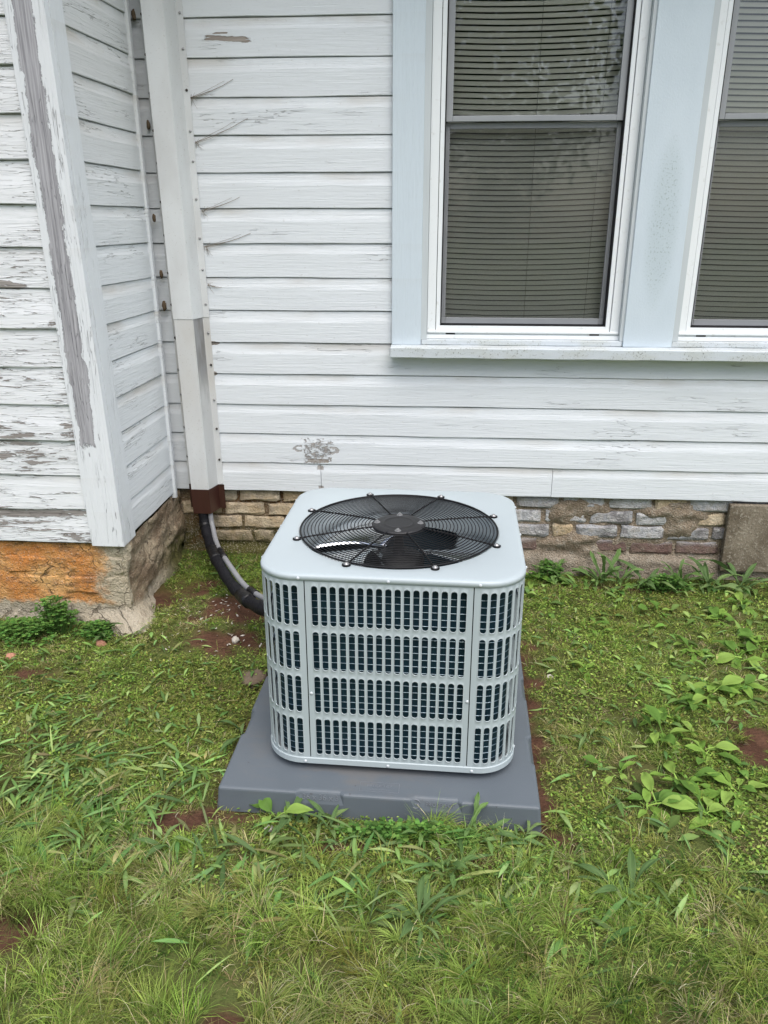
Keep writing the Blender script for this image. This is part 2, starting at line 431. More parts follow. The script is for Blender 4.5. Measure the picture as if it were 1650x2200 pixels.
_moss = M_ground.mix(_n2, (0.04, 0.055, 0.012), (0.12, 0.13, 0.03))
_c = M_ground.mix(E(M_ground, _sep.outputs[1]), _c, _moss)
M_ground.color(_c).bump(_n1 * 0.6 + _n2 * 0.8, 0.012)
gs = np.maximum(soil_mask(V[:, 0], V[:, 1]), 0.25 * (fbm(V[:, 0] * 6, V[:, 1] * 6, 9) > .52))
far = np.clip((np.hypot(V[:, 0], V[:, 1] - 1.5) - 3) / 1.0, 0, 1); gs = gs * (1 - far)
moss = np.clip((V[:, 1] - 2.95) / .2, 0, 1) * np.clip((-0.5 - V[:, 0]) / .3, 0, 1) * np.clip(fbm(V[:, 0] * 9, V[:, 1] * 9, 31) * 3 - .9, 0, 1)
gm = mesh_np('ground', V, F, M_ground, np.stack([gs, moss, gs * 0], 1), smooth=True)
ground = tag(link('ground', gm), 'red clay ground of the yard with patchy turf', kind='structure')

# ================================================================== HOUSE
house = thing('house', 'old white clapboard house with peeling paint on a low brick foundation', 'house', (-0.6, 3.44, 0.0))

PROF_LAP = [(0.004, 0.0), (0.0205, 0.0), (0.0218, 0.003), (0.0195, 0.05), (0.0165, 0.09), (0.0150, 0.106), (0.0142, 0.118), (0.0135, LAP - 0.004), (0.0045, LAP - 0.0025), (0.002, LAP + 0.004)]
PROF = [(0.004, 0.0), (0.0185, 0.0), (0.0198, 0.002), (0.0195, 0.086), (0.0184, 0.096), (0.0160, 0.108), (0.0145, 0.122), (0.0138, LAP - 0.0036), (0.0045, LAP - 0.0025), (0.002, LAP + 0.004)]
def board_mesh(name, mat, length, seed, sag=1.0, PROF=PROF):
    """drop siding: u along the wall, o outwards, z up"""
    n = max(2, int(length / 0.07)); vs = []; fs = []; k = len(PROF); r = random.Random(seed)
    ph = [r.uniform(0, 6.28) for _ in range(4)]
    for i in range(n + 1):
        u = length * i / n
        dz = sag * (0.0010 * math.sin(u * 3.1 + ph[0]) + 0.0007 * math.sin(u * 11 + ph[1])); do = sag * (0.0012 * math.sin(u * 2.3 + ph[2]) + .0006 * math.sin(u * 17 + ph[3]))
        for j, (o, z) in enumerate(PROF):
            e = r.uniform(-.0006, .0006) * sag if j in (1, 2) else 0
            vs.append((u, o + (do if j in (1, 2, 3) else 0), z + (dz + e if j < 3 else 0)))
    for i in range(n):
        for j in range(k - 1):
            a = i * k + j; fs.append((a, a + 1, a + k + 1, a + k))
    fs.append(tuple(range(k))); fs.append(tuple(n * k + j for j in reversed(range(k))))
    return vs, fs
def add_board(parent, mat, kind, u0, u1, z, seed, sag=1.0):
    vs, fs = board_mesh('siding_board', mat, u1 - u0, seed, sag, PROF_LAP if kind == 'front' else PROF)
    if kind == 'back': w = [(u0 + u, D + 0.0195 - o, z + h) for u, o, h in vs]
    elif kind == 'front': w = [lean((u0 + u, FY + 0.0195 - o, z + h)) for u, o, h in vs]
    else: w = [lean((RX - 0.0195 + o, u0 + u, z + h)) for u, o, h in vs]; fs = [f for f in fs]
    me = mesh_from('siding_board', w, fs, mat)
    for p_ in me.polygons: pass
    return link('siding_board', me, parent)

WX = [(-0.085, 0.765), (0.966, 1.816)]     # window openings between casings
WZ0, WZ1 = 1.10, 2.72
# --- rear wall: sheathing with the window openings left free
mb = MB(); yb0, yb1 = D + 0.0215, D + 0.10
mb.box(-1.30, WX[0][0], yb0, yb1, 0.4045, ZTOP); mb.box(WX[1][1], 4.2, yb0, yb1, 0.4045, ZTOP)
mb.box(WX[0][1], WX[1][0], yb0, yb1, WZ0, WZ1)
mb.box(WX[0][0], WX[1][1], yb0, yb1, 0.4045, WZ0); mb.box(WX[0][0], WX[1][1], yb0, yb1, WZ1, ZTOP)
wall_back = mb.build('rear_wall', M_sheath, house)
TL, TR = -0.209, 1.94
for i in range(19):
    z = Z0 + i * LAP; top = z + LAP
    if i == 0:
        for u0, u1 in ((-1.262, -0.537), (-0.535, 0.519), (0.521, 4.0)): add_board(wall_back, M_back, 'back', u0, u1, z, 50 + i + int(u0 * 9))
    elif z < 1.03 or z > WZ1 + 0.12:
        if i % 3 == 1: add_board(wall_back, M_back, 'back', -1.262, 4.0, z, 80 + i)
        else: add_board(wall_back, M_back, 'back', -1.262, 2.2 + 0.3 * (i % 2), z, 80 + i); add_board(wall_back, M_back, 'back', 2.202 + 0.3 * (i % 2), 4.0, z, 180 + i)
    else:
        add_board(wall_back, M_back, 'back', -1.262, TL + 0.004, z, 110 + i); add_board(wall_back, M_back, 'back', TR - 0.004, 4.0, z, 140 + i)
# --- projecting wing: front wall and return wall
mb = MB(); v = []
for (x0, x1, y0, y1) in ((-4.6, RX - 0.0215, FY + 0.0215, FY + 0.10),):
    mb.box(x0, x1 - .03, y0 + .004, y1, 0.406, ZTOP)
mb.v = [lean(p_) for p_ in mb.v]; wall_front = mb.build('front_wall', M_sheath, house)
mb = MB(); mb.box(RX - 0.12, RX - 0.048, FY + 0.101, D + 0.0210, 0.406, ZTOP); mb.v = [lean(p_) for p_ in mb.v]
wall_ret = mb.build('return_wall', M_sheath, house)
for i in range(19):
    z = Z0 + i * LAP + 0.004
    add_board(wall_front, M_left, 'front', -4.5, -1.336, z, 300 + i, 1.8)
    add_board(wall_ret, M_ret, 'return', 2.845, 3.345, z, 400 + i)
# --- corner boards of the wing
mb = MB(); n = 26; zb, zt = 0.400, ZTOP
def strip_box(fn, n=26):
    """stack of slices from fn(t)->4 corner points (ccw from above)"""
    vs = []; fs = []
    for i in range(n + 1): vs += fn(i / n)
    for i in range(n):
        for k in range(4):
            l = (k + 1) % 4; fs.append((i * 4 + k, i * 4 + l, (i + 1) * 4 + l, (i + 1) * 4 + k))
    fs.append((3, 2, 1, 0)); fs.append(tuple(n * 4 + k for k in range(4)))
    return [lean(p_) for p_ in vs], fs
w = lambda t, s: 0.0012 * math.sin(t * 40 + s) + 0.0008 * math.sin(t * 97 + s * 2)
cf = link('corner_board', mesh_from('corner_board', *strip_box(lambda t: [(-1.337 + w(t, 1), FY - .008, zb + t * (zt - zb)), (-1.2075, FY - .008, zb + t * (zt - zb)), (-1.2075, FY + .021, zb + t * (zt - zb)), (-1.337 + w(t, 1), FY + .021, zb + t * (zt - zb))]), M_corner), wall_front, label='corner board with a long bare grey strip where the paint has peeled')
M_corner2 = paint_mat('painted_corner_board', 0.0, 0.35, base=(0.70, 0.73, 0.745), vertical=True, dirt=0.15)
cr = link('corner_board', mesh_from('corner_board', *strip_box(lambda t: [(-1.236, FY + .0235, zb + t * (zt - zb)), (-1.2065, FY + .0235, zb + t * (zt - zb)), (-1.2065, 2.846 + w(t, 4), zb + t * (zt - zb)), (-1.236, 2.846 + w(t, 4), zb + t * (zt - zb))]), M_corner2), wall_ret)
link('corner_bead', mesh_from('corner_bead', *strip_box(lambda t: [(-1.236, 3.3465, .385 + t * 2.6), (-1.204, 3.3465, .385 + t * 2.6), (-1.204, 3.366, .385 + t * 2.6), (-1.236, 3.366, .385 + t * 2.6)]), M_ret), wall_ret)
# --- room behind the windows, roof with eaves
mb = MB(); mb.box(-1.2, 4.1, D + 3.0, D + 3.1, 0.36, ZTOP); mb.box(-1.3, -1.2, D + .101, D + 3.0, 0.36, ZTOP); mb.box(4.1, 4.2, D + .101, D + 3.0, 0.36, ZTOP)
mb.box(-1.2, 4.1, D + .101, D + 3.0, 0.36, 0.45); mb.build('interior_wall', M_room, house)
mb = MB(); mb.box(-1.2, 4.7, D - 0.42, D + 3.6, ZTOP + .02, ZTOP + .05); mb.box(-5.0, -1.05, FY - 0.34, D + 3.6, ZTOP + .055, ZTOP + .085); mb.build('soffit', M_soffit, house)
mb = MB()
for xa, xb, yf, zz in ((-1.1, 4.8, D - .47, ZTOP + .052), (-5.1, -1.0, FY - .39, ZTOP + .088)):
    ym = (yf + D + 3.6) / 2
    mb.add([(xa, yf, zz), (xb, yf, zz), (xb, D + 3.6, zz), (xa, D + 3.6, zz), (xa, ym, zz + 1.4), (xb, ym, zz + 1.4)], [(0, 1, 5, 4), (1, 2, 5), (2, 3, 4, 5), (3, 0, 4), (0, 3, 2, 1)])
mb.build('roof', M_roof, house)
mb = MB(); mb.box(-4.6, -1.32, FY + 4.0, FY + 4.1, 0.36, ZTOP); mb.box(-4.7, -4.6, FY + .02, FY + 4.1, 0.36, ZTOP); mb.build('side_wall', M_soffit, house)

# --- windows
def make_window(k, x0, x1):
    dx = x0 + 0.085
    mb = MB()
    fx0, fx1 = -0.059 + dx, 0.750 + dx; y0 = D + 0.014
    # jambs behind the casing
    # white outer frame
    for a, b, c, d in ((fx0, fx0 + .035, 1.1135, WZ1), (fx1 - .035, fx1, 1.1135, WZ1), (fx0 + .035, fx1 - .035, 1.1135, 1.1475), (fx0 + .035, fx1 - .035, WZ1 - .04, WZ1)):
        mb.box(a, b, y0, y0 + .05, c, d)
    mb.box(fx0 - .002, fx1 + .002, y0 - .006, y0 - .0005, 1.1135, 1.130)     # bottom lip
    mb.box(fx0 + .001, fx1 - .001, y0 - .010, y0 - .0005, 1.1385, 1.1475)
    win = mb.build('window', M_alum, house, bevel=.0015)
    for a, b in ((x0 - .02, fx0 - .001), (fx1 + .001, x1 + .02)): MB().box(a, b, D - 0.018, D + 0.099, 1.113, WZ1).build('jamb', M_jamb, win)
    ib = MB(); ix0, ix1 = fx0 + .0375, fx1 - .0375; yi = y0 + .006
    for a, b, c, d in ((ix0, ix0 + .017, 1.1475, WZ1 - .04), (ix1 - .017, ix1, 1.1475, WZ1 - .04), (ix0 + .017, ix1 - .017, 1.1475, 1.167)):
        ib.box(a, b, yi, yi + .035, c, d)
    ib.build('track', M_alum, win, bevel=.001)
    gb = MB(); gb.box(ix0 + .0172, ix0 + .022, yi + .006, yi + .05, 1.167, WZ1 - .04); gb.box(ix1 - .022, ix1 - .0172, yi + .006, yi + .05, 1.167, WZ1 - .04); gb.box(ix0 + .022, ix1 - .022, yi + .006, yi + .05, 1.1672, 1.171); gb.build('gap_strip', M_gap_shade, win)  # black strips put in for the dark gap between track and sash
    sx0, sx1 = ix0 + .0215, ix1 - .0215
    def sash(nm, y, za, zb_, st, rb, rt):
        s = MB()
        s.box(sx0, sx0 + st, y, y + .016, za, zb_); s.box(sx1 - st, sx1, y, y + .016, za, zb_)
        s.box(sx0 + st, sx1 - st, y - .0012, y + .016, za, za + rb); s.box(sx0 + st, sx1 - st, y - .0012, y + .016, zb_ - rt, zb_)
        s.build('sash', M_sash, win, bevel=.0018)
        g = MB(); g.box(sx0 + st, sx1 - st, y + .007, y + .010, za + rb, zb_ - rt); g.build('pane', M_glass, win)
    sash('upper', D + .040, 1.957, WZ1 - .042, .026, .021, .03)
    sash('lower', D + .060, 1.172, 1.955, .017, .025, .022)
    s = MB(); ys = D + .046
    s.box(sx0 + .001, sx1 - .001, ys, ys + .0008, 1.20, 1.954); s.build('insect_screen', M_screen, win)
    wb = MB()
    for cx in (fx0 + .10, fx1 - .10):
        wb.box(cx - .020, cx + .020, y0 - .0025, y0 - .001, 1.1315, 1.1375)
    wb.build('weep_slot', M_gap_shade, win)  # solid black bars stand in for the dark inside the openings
    # inner stop so that nothing of the wall shows behind the sashes
    st = MB(); st.box(fx0 + .0005, fx0 + .030, y0 + .0505, D + .099, 1.1475, WZ1); st.box(fx1 - .030, fx1 - .0005, y0 + .0505, D + .099, 1.1475, WZ1); st.box(fx0 + .03, fx1 - .03, y0 + .0505, D + .099, 1.1475, 1.166); st.build('inner_stop', M_jamb, win)
    return sx0, sx1
spans = [make_window(k, *WX[k]) for k in range(2)]
yt = D - 0.026
for nm, a, b, mt in (('casing', TL, WX[0][0], M_trim), ('casing', WX[0][1], WX[1][0], M_mull), ('casing', WX[1][1], TR, M_trim)):
    MB().box(a, b, yt, D + .021, 1.0905, WZ1 + .10).build(nm, mt, house, bevel=.002)
MB().box(TL - .02, TR + .02, yt - .008, D + .021, WZ1 + .1005, WZ1 + .24).build('head_casing', M_trim, house, bevel=.003)
# sill: nosing with a sloping top, stepped stool under each window
mb = MB(); n = 40; vs = []; fs = []
prof = [(D + .02, 1.040), (3.352, 1.040), (3.348, 1.044), (3.347, 1.082), (3.351, 1.086), (3.394, 1.0895), (D + .02, 1.0900)]
for i in range(n + 1):
    x = TL - .002 + (TR + .004 - TL) * i / n; e = .0008 * math.sin(i * 1.3)
    vs += [(x, y + e * (j in (1, 2, 3, 4)), z + e) for j, (y, z) in enumerate(prof)]
m_ = len(prof)
for i in range(n):
    for j in range(m_):
        l = (j + 1) % m_; fs.append((i * m_ + j, i * m_ + l, (i + 1) * m_ + l, (i + 1) * m_ + j))
fs += [tuple(range(m_))[::-1], tuple(n * m_ + j for j in range(m_))]
sill = link('sill', mesh_from('sill', vs, fs, M_sill), house)
for a, b in WX: MB().box(a + .002, b - .002, 3.402, D + .098, 1.0905, 1.1125).build('sill_step', M_sill, sill, bevel=.003)

# --- blinds (hang inside the windows)
slatm = []
def slat_mesh(wd, s):
    n = 10; vs = []; fs = []; r = random.Random(s)
    for i in range(n + 1):
        t = i / n - .5
        sg = -.009 * (1 - 4 * t * t) + .004 * t + r.uniform(-.0004, .0004)
        for j, c in enumerate((-.5, -.17, .17, .5)):
            ang = R(63); d = c * .0192; bow = .0016 * (1 - 4 * c * c)
            vs.append((t * wd, d * math.cos(ang) - bow * math.sin(ang), sg + d * math.sin(ang) + bow * math.cos(ang)))
    for i in range(n):
        for j in range(3): a = i * 4 + j; fs.append((a, a + 4, a + 5, a + 1))
    return mesh_from('slat', vs, fs, M_slat, True)
for k, (sx0, sx1) in enumerate(spans):
    wd = sx1 - sx0 - .012; cx = (sx0 + sx1) / 2; yb = D + .125
    b = thing('window_blind', ('closed grey-beige mini blind hanging behind the left window', 'closed grey-beige mini blind behind the window at the right edge')[k], 'blind', (cx, yb, 1.172), 0, 'window blinds')
    ms = [slat_mesh(wd, 11 * k + q) for q in range(4)]
    for i in range(72):
        o = link('slat', ms[i % 4], b, keep=False); o.location = (0, 0, 0.026 + i * .0212); o.rotation_euler = (0, R(random.uniform(-.10, .10) - .12), 0)
    MB().box(-wd / 2, wd / 2, -.012, .012, 0.0, .012).build('bottom_rail', M_slat, b, keep=False, bevel=.002)
    MB().box(-wd / 2, wd / 2, -.016, .016, 1.55, 1.585).build('head_rail', M_slat, b, keep=False, bevel=.002)
    for q in (.02, .40): MB().tube([(q * wd - .01 * k, -.0155, 0.01), (q * wd + .004, -.0155, 1.55)], .0008, 5).build('ladder_cord', M_cord, b, keep=False)

# --- foundation of the rear wall: mortar bed with separate bricks
def brick_mat():
    m = Mat('old_painted_brick', 0.9, 0.15); x, y, z = m.pos(); r = m.rnd()
    n1 = m.noise(m.vec(x, y, z), 28.0, 5, 0.65); n2 = m.noise(m.vec(x, y, z + r * 9.0), 9.0, 3); n3 = m.noise(m.vec(x, y, z), 130.0, 3)
    tan = m.mix(m.step(n2, 0.3, 0.7), (0.44, 0.33, 0.20), (0.62, 0.53, 0.39))
    grey = m.mix(m.step(n2, 0.35, 0.65), (0.21, 0.20, 0.20), (0.38, 0.385, 0.395))
    white = m.mix(n2, (0.50, 0.50, 0.49), (0.68, 0.69, 0.70))
    red = m.mix(n2, (0.10, 0.05, 0.038), (0.18, 0.10, 0.075))
    right = m.step(x + (r - 0.5) * 0.4, 0.15, 0.45)
    c = m.mix(right * m.step(r, 0.12, 0.16), tan, grey)
    c = m.mix(m.step(n1 + (r - 0.5) * 0.25, 0.46, 0.64) * (right * 0.72 + 0.12), c, white)
    low = 1.0 - m.step(z + (n2 - 0.5) * 0.03, 0.165, 0.20)
    c = m.mix(low * (right * 0.75 + 0.1), c, red)
    grime = m.step(n1, 0.42, 0.60) * (m.step(n2, 0.35, 0.6) * 0.7 + 0.3)
    c = m.mix(grime * 0.5, c, (0.15, 0.11, 0.07))
    mossy = (1.0 - m.step(z + (n1 - 0.5) * 0.22, 0.10, 0.24)) * (1.0 - m.step(x, -0.7, -0.2))
    c = m.mix(mossy * 0.85, c, (0.075, 0.07, 0.025))
    c = m.mix(m.step(n3, 0.62, 0.72) * 0.4, c, (0.55, 0.52, 0.46))
    m.color(c).bump(n1 * 1.0 + n3 * 0.6, 0.012); return m
M_brick = brick_mat()
def mortar_mat():
    m = Mat('crumbling_mortar', 0.95, 0.1); x, y, z = m.pos()
    n1 = m.noise(m.vec(x, y, z), 24.0, 5, 0.65); n2 = m.noise(m.vec(x, y, z), 6.0, 3); n3 = m.noise(m.vec(x, y, z), 140.0, 3)
    c = m.mix(m.step(n2, 0.35, 0.65), (0.17, 0.095, 0.045), (0.23, 0.17, 0.105))
    right = m.step(x, 0.1, 0.5)
    c = m.mix(right * 0.75, c, m.mix(n1, (0.20, 0.15, 0.10), (0.38, 0.33, 0.26)))
    c = m.mix(m.step(n1, 0.52, 0.64) * 0.5, c, (0.40, 0.36, 0.30))
    foot = 1.0 - m.step(z, 0.10, 0.14)
    c = m.mix(foot * right * 0.7, c, m.mix(n1, (0.24, 0.195, 0.14), (0.44, 0.39, 0.32)))
    mossy = (1.0 - m.step(z + (n1 - 0.5) * 0.25, 0.10, 0.30)) * (1.0 - m.step(x, -0.75, -0.25))
    c = m.mix(mossy * m.step(n2, 0.3, 0.5), c, m.mix(n3, (0.055, 0.055, 0.018), (0.14, 0.13, 0.045)))
    c = m.mix(m.step(n3, 0.54, 0.66) * 0.5, c, (0.48, 0.43, 0.35))
    c = m.mix(m.step(m.noise(m.vec(x, y, z), 55.0, 5, 0.75), 0.55, 0.66) * 0.55, c, (0.10, 0.07, 0.045))
    m.color(c).bump(n1 * 1.2 + n3 * 0.9, 0.016); return m
M_mortar = mortar_mat()
xs = np.arange(-1.23, 2.6, 0.012); zs = np.arange(-0.10, 0.412, 0.012)
MX, MZ = np.meshgrid(xs, zs)
smear = np.clip((MX - 0.2) / .3, 0, 1)
off = (fbm(MX * 16, MZ * 22, 41) - .5) * (0.010 + .012 * smear) + np.clip(fbm(MX * 7, MZ * 12, 43) - .54, 0, 1) * .10 * smear + .001 * smear
cx_ = ((MZ - 0.333) / 0.0705)
foot = np.clip((0.118 + (fbm(MX * 9, MZ * 3, 45) - .5) * .05 - MZ) / .03, 0, 1)
off = off + foot * (0.022 + (fbm(MX * 12, MZ * 18, 47) - .5) * .03)
V = np.stack([MX, D + 0.040 - off, MZ], -1).reshape(-1, 3); nx = len(xs)
ii = np.arange(len(zs) - 1)[:, None] * nx + np.arange(nx - 1)[None, :]
F = np.stack([ii, ii + 1, ii + nx + 1, ii + nx], -1).reshape(-1, 4)
found = link('foundation', mesh_np('foundation', V, F, M_mortar, smooth=True), house)
MB().box(-1.23, 4.1, D + .06, D + .2, -.2, .40).build('foundation_core', M_mortar, house)
MB().box(2.55, 4.1, D + .03, D + .059, -.2, .40).build('foundation_core', M_mortar, house)
def brick_variant(L, H, s):
    r = random.Random(s); T = .05; vs = []; fs = []
    us = [0, .012, .35 * L, .68 * L, L - .012, L]; hs_ = [0, .010, H - .010, H]
    for j, h in enumerate(hs_):
        for i, u in enumerate(us):
            edge = (i in (0, 5)) + (j in (0, 3))
            o = 0 if edge == 0 else (.006 if edge == 1 else .012)
            vs.append((u + r.uniform(-.004, .004), o + r.uniform(-.003, .004), h + r.uniform(-.0035, .0035)))
    for j in range(3):
        for i in range(5): a = j * 6 + i; fs.append((a, a + 1, a + 7, a + 6))
    b = len(vs); ring = [0, 1, 2, 3, 4, 5, 11, 17, 23, 22, 21, 20, 19, 18, 12, 6]
    vs += [(vs[q][0], T, vs[q][2]) for q in ring]
    for q in range(len(ring)): fs.append((ring[(q + 1) % 16], ring[q], b + q, b + (q + 1) % 16))
    return mesh_from('brick', vs, fs, M_brick)
BR = [brick_variant(.190, .059, s) for s in range(6)]; BH = [brick_variant(.092, .059, 20 + s) for s in range(3)]; BQ = [brick_variant(.140, .059, 30 + s) for s in range(3)]
for c in range(4):
    z = 0.343 - c * 0.0708; x = -1.20 + (0.06, -.02, .075, -.035)[c]
    k = 0
    while x < 2.45:
        typ = random.random()
        lib, L = (BR, .190) if typ < .74 else ((BH, .092) if typ < .88 else (BQ, .140))
        if 1.32 > x + L > 1.20: pass
        if x > -1.225:
            o = link('brick', random.choice(lib), found, keep=True)
            o.location = (x, D + 0.026 + random.uniform(-.003, .004) + (.006 if c == 3 else 0), z + random.uniform(-.003, .003)); o.rotation_euler = (0, R(random.uniform(-.8, .8)), R(random.uniform(-.8, .8)))
        x += L + random.uniform(.013, .022); k += 1

# --- rendered pier under the wing: front face, corner, side face, spreading footing
def pier_mat():
    m = Mat('stained_render', 0.92, 0.15); x, y, z = m.pos()
    n1 = m.noise(m.vec(x + y, z, 0.0), 26.0, 5, 0.65); n2 = m.noise(m.vec(x + y, z, 3.0), 7.0, 4); n3 = m.noise(m.vec(x, y, z), 150.0, 3)
    pale = m.mix(n2, (0.36, 0.30, 0.20), (0.60, 0.54, 0.42))
    org = m.mix(m.step(n2, 0.3, 0.7), (0.55, 0.22, 0.06), (0.72, 0.42, 0.17))
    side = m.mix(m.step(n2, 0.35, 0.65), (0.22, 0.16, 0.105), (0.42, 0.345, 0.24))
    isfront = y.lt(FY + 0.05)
    f = m.step((-1.30 - x) + (n2 - 0.5) * 0.22 + (n1 - 0.5) * 0.1, -0.02, 0.05) * m.step(z + (n1 - 0.5) * 0.08, 0.125, 0.155)
    c = m.mix(f, pale, org)
    c = m.mix(f * m.step(m.noise(m.vec(x * 7.0, z * 15.0, 9.0), 1.0, 6, 0.7), 0.50, 0.62) * 0.6, c, (0.26, 0.14, 0.075))
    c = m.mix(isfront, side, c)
    ft = 1.0 - m.step(z + (n1 - 0.5) * 0.05, 0.10, 0.135)
    c = m.mix(ft, c, m.mix(n2, (0.33, 0.28, 0.20), (0.50, 0.45, 0.36)))
    ck = m.voro(m.vec((x + y) * 9.0 + n2 * 2.4, z * 13.0 + n1 * 0.9, 0.0), 1.0)
    crk = (1.0 - m.step(ck, 0.0, 0.024)) * m.step(n2, 0.42, 0.56)
    c = m.mix(crk * 0.5, c, (0.12, 0.085, 0.055))
    c = m.mix(m.step(n1, 0.55, 0.68) * 0.45, c, (0.17, 0.12, 0.08))
    c = m.mix(m.step(n3, 0.56, 0.66) * 0.35, c, (0.60, 0.54, 0.44))
    c = m.mix(m.step(m.noise(m.vec(x + y, z, 7.0), 70.0, 5, 0.75), 0.56, 0.66) * 0.4, c, (0.12, 0.085, 0.055))
    mossy = m.step(y, FY + 0.30, FY + 0.55) * (1.0 - m.step(z + (n1 - 0.5) * 0.3, 0.12, 0.26))
    c = m.mix(mossy, c, (0.10, 0.095, 0.035))
    m.color(c).bump(n1 * 1.3 + n3 * 0.6 - crk * 0.8, 0.014); return m
M_pier = pier_mat()
us = np.concatenate([np.arange(-4.4, -2.0, .1), np.arange(-2.0, -1.226, .011), np.linspace(-1.226, -1.222, 3)])
path = [(u, FY + 0.016, 0, -1) for u in us] + [(-1.2185, FY + .0195, .7, -.7)] + [(-1.2165, v, 1, 0) for v in np.arange(FY + .026, 3.45, .011)]
PX = np.array(path); zs = np.arange(-.12, .4055, .011)
A = np.repeat(np.arange(len(path))[None, :], len(zs), 0); ZZ = np.repeat(zs[:, None], len(path), 1)
UU = PX[A][..., 0] + PX[A][..., 1]
ftw = np.clip((0.095 + (fbm(UU * 5, ZZ * 2, 61) - .5) * .07 - ZZ) / .06, 0, 1)
cornerness = np.exp(-((UU - (RX + FY)) / .16) ** 2)
side_ = (PX[A][..., 1] > FY + .03)
relief = (fbm(UU * 9, ZZ * 13, 63) - .5) * np.where(side_, .055, .016) + (fbm(UU * 26, ZZ * 30, 65) - .5) * .014 + (fbm(UU * 70, ZZ * 80, 66) - .5) * .006
relief = relief * np.clip((.41 - ZZ) / .03, 0.2, 1)
joint = np.minimum(np.abs(ZZ - 0.262 - (fbm(UU * 6, UU * 0, 67) - .5) * .02), np.abs(ZZ - 0.178 - (fbm(UU * 6, UU * 0, 69) - .5) * .03))
relief = relief - .008 * np.exp(-(joint / .004) ** 2) * (fbm(UU * 4, ZZ * 2, 71) > .47)
out = relief + ftw * (0.016 + .075 * cornerness + (fbm(UU * 8, ZZ * 9, 73) - .5) * .045 + (fbm(UU * 30, ZZ * 35, 75) - .5) * .02) - .004
V = np.stack([PX[A][..., 0] + PX[A][..., 2] * out, PX[A][..., 1] + PX[A][..., 3] * out, ZZ], -1).reshape(-1, 3)
nx = len(path); ii = np.arange(len(zs) - 1)[:, None] * nx + np.arange(nx - 1)[None, :]
F = np.stack([ii, ii + 1, ii + nx + 1, ii + nx], -1).reshape(-1, 4)
pier = link('pier_foundation', mesh_np('pier_foundation', V, F, M_pier, smooth=True), house, label='rendered foundation stained bright orange on its front face')
mb = MB(); mb.box(-4.4, -1.262, FY + .06, FY + .2, -.2, .40); mb.build('foundation_core', M_mortar, house)
for bx_, bz_, L_, sd in ((-1.312, .266, .088, 3), (-1.318, .182, .092, 4), (-1.52, .266, .17, 5), (-1.485, .180, .15, 6), (-1.72, .262, .18, 7), (-1.68, .181, .17, 8)):
    me = brick_variant(L_, .076, 60 + sd); me.materials.clear(); me.materials.append(M_pier.mat)
    o = link('brick', me, pier); o.location = (bx_, FY + .0125 + .0015 * (sd % 3), bz_)
def stone_mesh(s, a, b, c, mat, name='stone'):
    r = random.Random(s); vs = []; fs = []; n, k = 9, 6
    for j in range(1, k):
        th = math.pi * j / k
        for i in range(n):
            p_ = 2 * math.pi * i / n; q = 1 + r.uniform(-.22, .22)
            vs.append((a * q * math.sin(th) * math.cos(p_), b * q * math.sin(th) * math.sin(p_), c * q * math.cos(th)))
    vs += [(0, 0, c), (0, 0, -c)]; t = len(vs) - 2
    for j in range(k - 2):
        for i in range(n): l = (i + 1) % n; fs.append((j * n + i, (j + 1) * n + i, (j + 1) * n + l, j * n + l))
    for i in range(n): l = (i + 1) % n; fs.append((t, i, l)); fs.append((t + 1, (k - 2) * n + l, (k - 2) * n + i))
    return mesh_from(name, vs, fs, mat, True)

# ================================================================== LINE-SET COVER on the wall
def cover_mat(name, kind):
    m = Mat(name, 0.5, 0.4); x, y, z = m.pos()
    n1 = m.noise(m.vec(x * 30.0, y * 30.0, z * 8.0), 1.0, 4); n2 = m.noise(m.vec(x * 6.0, y * 6.0, z * 3.0), 1.0, 3); n3 = m.noise(m.vec(x, y, z), 120.0, 2)
    c = m.mix(m.step(n2, 0.35, 0.7), (0.57, 0.58, 0.575), (0.66, 0.68, 0.68))
    if kind == 'low':
        c = m.mix(m.step(n2, 0.3, 0.7) * m.step(z, 0.55, 0.95), c, (0.53, 0.52, 0.49))
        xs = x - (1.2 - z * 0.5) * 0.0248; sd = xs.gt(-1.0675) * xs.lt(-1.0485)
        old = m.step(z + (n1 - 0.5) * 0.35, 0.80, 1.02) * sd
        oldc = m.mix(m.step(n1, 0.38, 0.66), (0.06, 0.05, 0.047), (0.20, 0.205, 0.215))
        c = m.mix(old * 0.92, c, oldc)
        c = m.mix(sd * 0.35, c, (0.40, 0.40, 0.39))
    c = m.mix(m.step(n3, 0.64, 0.72) * 0.35, c, (0.30, 0.27, 0.23))
    m.color(c).bump(n1 * 0.4, 0.001); return m
M_cov1, M_cov2 = cover_mat('cover_paint', 'up'), cover_mat('worn_cover_paint', 'low')
M_brown = Mat('brown_cover_paint', 0.35, 0.5)
_x, _y, _z = M_brown.pos(); M_brown.color(M_brown.mix(M_brown.noise(M_brown.vec(_x * 60.0, _y * 60.0, _z * 8.0), 1.0, 3), (0.032, 0.012, 0.009), (0.06, 0.022, 0.016)))
M_screw = Mat('zinc_screw', 0.45, 0.5, 0.7).color((0.36, 0.36, 0.36))
M_rustscrew = Mat('dark_screw', 0.6, 0.3, 0.4).color((0.06, 0.05, 0.045))
cover = thing('line_set_cover', 'tall white metal line cover channel in the wall corner with a brown lower end', 'pipe cover', (-1.1, 3.39, 0.30))
